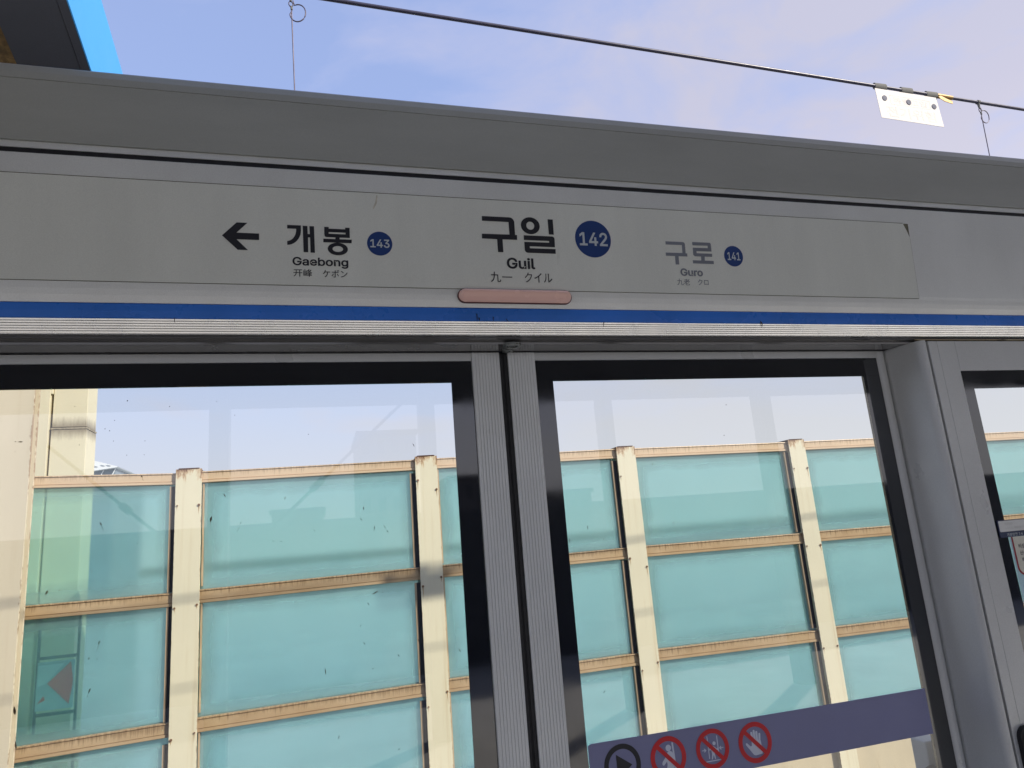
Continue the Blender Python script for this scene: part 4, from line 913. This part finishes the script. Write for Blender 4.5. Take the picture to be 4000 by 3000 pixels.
# ------------------------------------------------------------------ overhead line
def cab_pt(x): return Vector((x, 3.335 + (x - .139) * .0396, 4.6))
mw = MB().tube([cab_pt(-9 + .75 * k) for k in range(32)], .0118, 12).build('messenger_wire', 'cable', None, cab_pt(2.4))
tag(mw, 'thick dark overhead wire running across the sky, with a white plate hung on it', 'overhead wire')
cw = MB().tube([cab_pt(-9 + 1.5 * k) + Vector((0, .02, -.70)) for k in range(16)], .007, 10).build('contact_wire', 'wire', None, cab_pt(2.4) + Vector((0, 0, -.70)))
tag(cw, 'contact wire below the thick overhead wire, behind the header', 'overhead wire')
def dropper(x, lean, label):
    top = cab_pt(x)
    d = thing('dropper_wire', tuple(top), label, 'dropper wire', 'droppers hanging from the overhead wire')
    w = MB().tube([top + Vector((lean * k / 6 * .70 + .004, .02 * k / 6, -.085 - .615 * k / 6)) for k in range(7)], .0032, 8)
    w.build('vertical_wire', 'wire', d)
    lp = MB()
    c = top + Vector((.036, 0, -.118))
    pts = [c + Vector((.040 * math.cos(R(a)) + .006 * math.sin(R(a)), .002, .054 * math.sin(R(a)))) for a in range(-165, 125, 12)]
    lp.tube([top + Vector((.006, .001, -.110))] + pts + [top + Vector((.012, .001, -.045))], .0033, 8)
    ey = [top + Vector((.0105 * math.sin(R(a)) - .001 + .004 * (1 - math.cos(R(a))) / 2, 0, -.052 - .017 * (1 - math.cos(R(a))))) for a in range(0, 361, 24)]
    lp.build('wire_loop', 'wire', d)
    MB().tube(ey, .0030, 8).build('wire_eye', 'wire', d)
    cl = MB().tube([top + Vector((-.010, 0, 0)), top + Vector((.010, 0, 0))], .0165, 14)
    cl.tube([top + Vector((0, 0, -.012)), top + Vector((0, 0, -.052))], [.010, .006], 10)
    cl.build('clamp', 'clip', d)
    MB().tube([top + Vector((.003, 0, -.082)), top + Vector((.005, 0, -.104))], .0058, 10).build('ferrule', 'clip', d)
dropper(-.104, .02, 'thin looped dropper wire at the left, above the black sign arrow and first name')
dropper(4.872, -.015, 'thin dropper wire with a loop, hanging just right of the white plate')

hp_ = thing('danger_plate', (4.155, 3.49, 4.333), 'white rectangular plate with three grey discs, hung by grey clips from the overhead wire', 'plate')
yq = lambda x: 3.335 + (x - .139) * .0396 - .006
DP = lambda x, z, t: (x, yq(x) - t, z)
MB().flat([(3.869, 4.339), (4.449, 4.333), (4.437, 4.5735), (3.865, 4.5745)], DP, .003).build('plate_face', 'plate', hp_)
for x_, z_ in ((3.935, 4.503), (4.156, 4.498), (4.395, 4.494)):
    MB().disc(x_, z_, .0205, lambda x, z, t: DP(x, z, .0032 + t), .004, 28).build('disc', 'disc', hp_)
fm = MB()
for (x0, x1, z0, z1) in ((3.985, 4.36, 4.532, 4.535), (3.985, 4.36, 4.462, 4.465), (3.985, 3.988, 4.4655, 4.5315), (4.357, 4.36, 4.4655, 4.5315)):
    fm.flat([(x0, z0), (x1, z0), (x1, z1), (x0, z1)], lambda x, z, t: DP(x, z, .0032 + t), .0002)
fm.build('printed_frame', 'plate_faint', hp_)
text_mesh('특별고압', 4.01, 4.335, 4.473, 4.524, lambda x, z, t: DP(x, z, t), .0034, 'faint_lettering', 'plate_faint', hp_, .01)
text_mesh('전기위험', 3.93, 4.39, 4.358, 4.445, lambda x, z, t: DP(x, z, t), .0034, 'faint_lettering', 'plate_faint', hp_, .012)
for x_ in (3.925, 4.168, 4.406):
    yc = yq(x_) + .006
    pr = []
    for a in range(0, 360, 20):
        pr.append((yc + .0150 * math.cos(R(a)), 4.600 + .0260 * math.sin(R(a))))
    c_ = MB().prism_x(pr, x_ - .050, x_ + .050, True)
    c_.build('clip', 'clip', hp_)
bl = MB()
bl.tube([cab_pt(4.458), cab_pt(4.48), cab_pt(4.605)], [.0175, .0180, .0165], 14)
bs_ = tag(bl.build('brass_sleeve', 'brass', None, cab_pt(4.53)), 'brass sleeve clamped on the overhead wire at the right end of the white plate', 'sleeve')
tl = MB()
pts = [(4.447, 4.578), (4.47, 4.585), (4.52, 4.568), (4.576, 4.553), (4.573, 4.531), (4.50, 4.542), (4.462, 4.560)]
tl.flat(pts, lambda x, z, t: (x, cab_pt(x).y - .020 - t, z), .004)
tl.build('loose_tail', 'brass', bs_)

# ------------------------------------------------------------------ canopy over the platform
cp = thing('platform_canopy', (0.0, -2.5, 0.0), 'dark platform canopy with a bright blue end beam at the upper left', 'canopy')
dk = MB().prism_x([(.80, 3.50), (-1.6, 3.62), (-3.28, 3.06), (-3.28, 3.0), (-3.34, 3.0), (-3.34, 3.20), (-1.6, 3.76), (.80, 3.62)], -14, 18)
dk.build('roof_deck', 'canopy_main', cp)
SLP = -.2599
def zb(y): return 3.097 + SLP * (y - 2.0)
def wedge(x0, x1, y0, y1, zo0, zo1):
    mb = MB()
    vs = [(x0, y0, zb(y0) + zo0), (x1, y0, zb(y0) + zo0), (x0, y1, zb(y1) + zo0), (x1, y1, zb(y1) + zo0), (x0, y0, zb(y0) + zo1), (x1, y0, zb(y0) + zo1), (x0, y1, zb(y1) + zo1), (x1, y1, zb(y1) + zo1)]
    return mb.add(vs, [(0, 1, 3, 2), (4, 6, 7, 5), (0, 4, 5, 1), (2, 3, 7, 6), (0, 2, 6, 4), (1, 5, 7, 3)])
wedge(-.6305, -.627, .81, 2.9, 0, .30).build('blue_fascia', 'canopy_blue', cp)
ub = wedge(-.655, -.6307, .81, 2.9, .0015, .298)
ub.build('edge_flange', 'canopy_under', cp)
wedge(-.82, -.657, .81, 2.9, .004, .298).build('end_beam', 'canopy_under', cp)
wedge(-9.0, -.8205, .81, 2.9, .030, .060).build('rusty_decking', 'canopy_deck', cp)
for x0, x1 in ((-.907, -.747), (.916, 1.061), (2.746, 2.876), (-2.80, -2.65), (4.60, 4.75)):
    MB().box(x0, x1, -3.18, -3.02, 0, 3.05).build('canopy_post', 'darkwall', cp)
for a, b in (((.818, -3.1, 3.019), (-.445, -3.1, 1.849)), ((-2.14, -3.1, 2.68), (-1.24, -3.1, 1.855))):
    A, B = Vector(a), Vector(b)
    t_ = MB().tube([A, B], .014, 8)
    t_.tube([A.lerp(B, .62), A.lerp(B, .70)], .032, 8)
    t_.build('tie_rod', 'darkwall', cp)
tag(MB().box(-30, 30, -6.45, -6.30, 0, 2.08).build('windbreak_wall', 'darkwall', None, (0, -6.4, 0)), 'low dark windbreak wall along the far platform edge, mirrored in the door glass', 'wall')

# ------------------------------------------------------------------ buildings
def block(name, label, x0, x1, y0, y1, h_, floors, nx):
    b = thing(name, ((x0 + x1) / 2, (y0 + y1) / 2, -1.2), label, 'building')
    MB().box(x0, x1, y0, y1, -1.2, h_).build('wall', 'concrete_bld', b)
    fl = (h_ + 1.2) / floors
    for k in range(floors):
        for j in range(nx):
            w = (x1 - x0) / nx
            MB().box(x0 + w * (j + .25), x0 + w * (j + .75), y1 + .002, y1 + .06, -1.2 + fl * (k + .35), -1.2 + fl * (k + .8)).build('window', 'window', b)
    MB().box(x0 - .2, x1 + .2, y0 - .2, y1 + .2, h_ + .002, h_ + .35).build('parapet', 'concrete_bld', b)
    return b
block('apartment_block', 'tall grey apartment block behind the platform, mirrored faintly in the left door glass', 3.3, 8.2, -66, -56.6, 11.2, 5, 4)
block('apartment_block', 'low wide grey building behind the platform, mirrored at the left of the tall block', -3.7, .3, -66, -56.6, 5.0, 2, 4)
block('apartment_block', 'grey house behind the platform, mirrored in the black glass border left of the centre stiles', 11.0, 16.5, -66, -56.6, 7.0, 3, 5)
block('apartment_block', 'small grey house behind the platform, mirrored right of the centre stiles', 19.0, 24.0, -66, -56.6, 5.2, 2, 4)
wr = thing('white_roof_hall', (-15.5, 48, -1.2), 'distant white roofed hall peeping over the barrier beside the square column', 'building')
def poly_y(mb, pts, y0, y1):
    n = len(pts)
    vs = [(x, y0, z) for x, z in pts] + [(x, y1, z) for x, z in pts]
    mb.add(vs, [(i, (i + 1) % n, n + (i + 1) % n, n + i) for i in range(n)])
    return mb.add(vs, [tuple(range(n - 1, -1, -1)), tuple(range(n, 2 * n))])
rfo = poly_y(MB(), [(-20.0, 10.28), (-11.30, 7.50), (-11.34, 7.455), (-12.48, 7.315), (-20.0, 6.40)], 45.0, 53.0).build('roof', 'white_roof', wr)
poly_y(MB(), [(-11.50, 7.43), (-12.48, 7.31), (-20.0, 6.39), (-20.0, -1.2), (-11.60, -1.2)], 45.4, 52.5).build('glazed_wall', 'roof_dark', wr)
for k in range(10):
    x_ = -11.46 - k * .62
    MB().tube([(x_, 45.25, 7.43 - k * .075), (x_ - .22, 45.25, 6.95 - k * .075)], .03, 6).build('roof_strut', 'white_roof', wr)
for x_, z_ in ((-12.05, 7.60), (-12.42, 7.56), (-11.75, 7.585), (-12.9, 7.7), (-13.4, 7.8)):
    poly_y(MB(), [(x_ - .13, z_ + .03), (x_ + .10, z_ - .035), (x_ - .02, z_ - .035)], 44.96, 44.995).build('roof_vent', 'roof_dark', rfo)
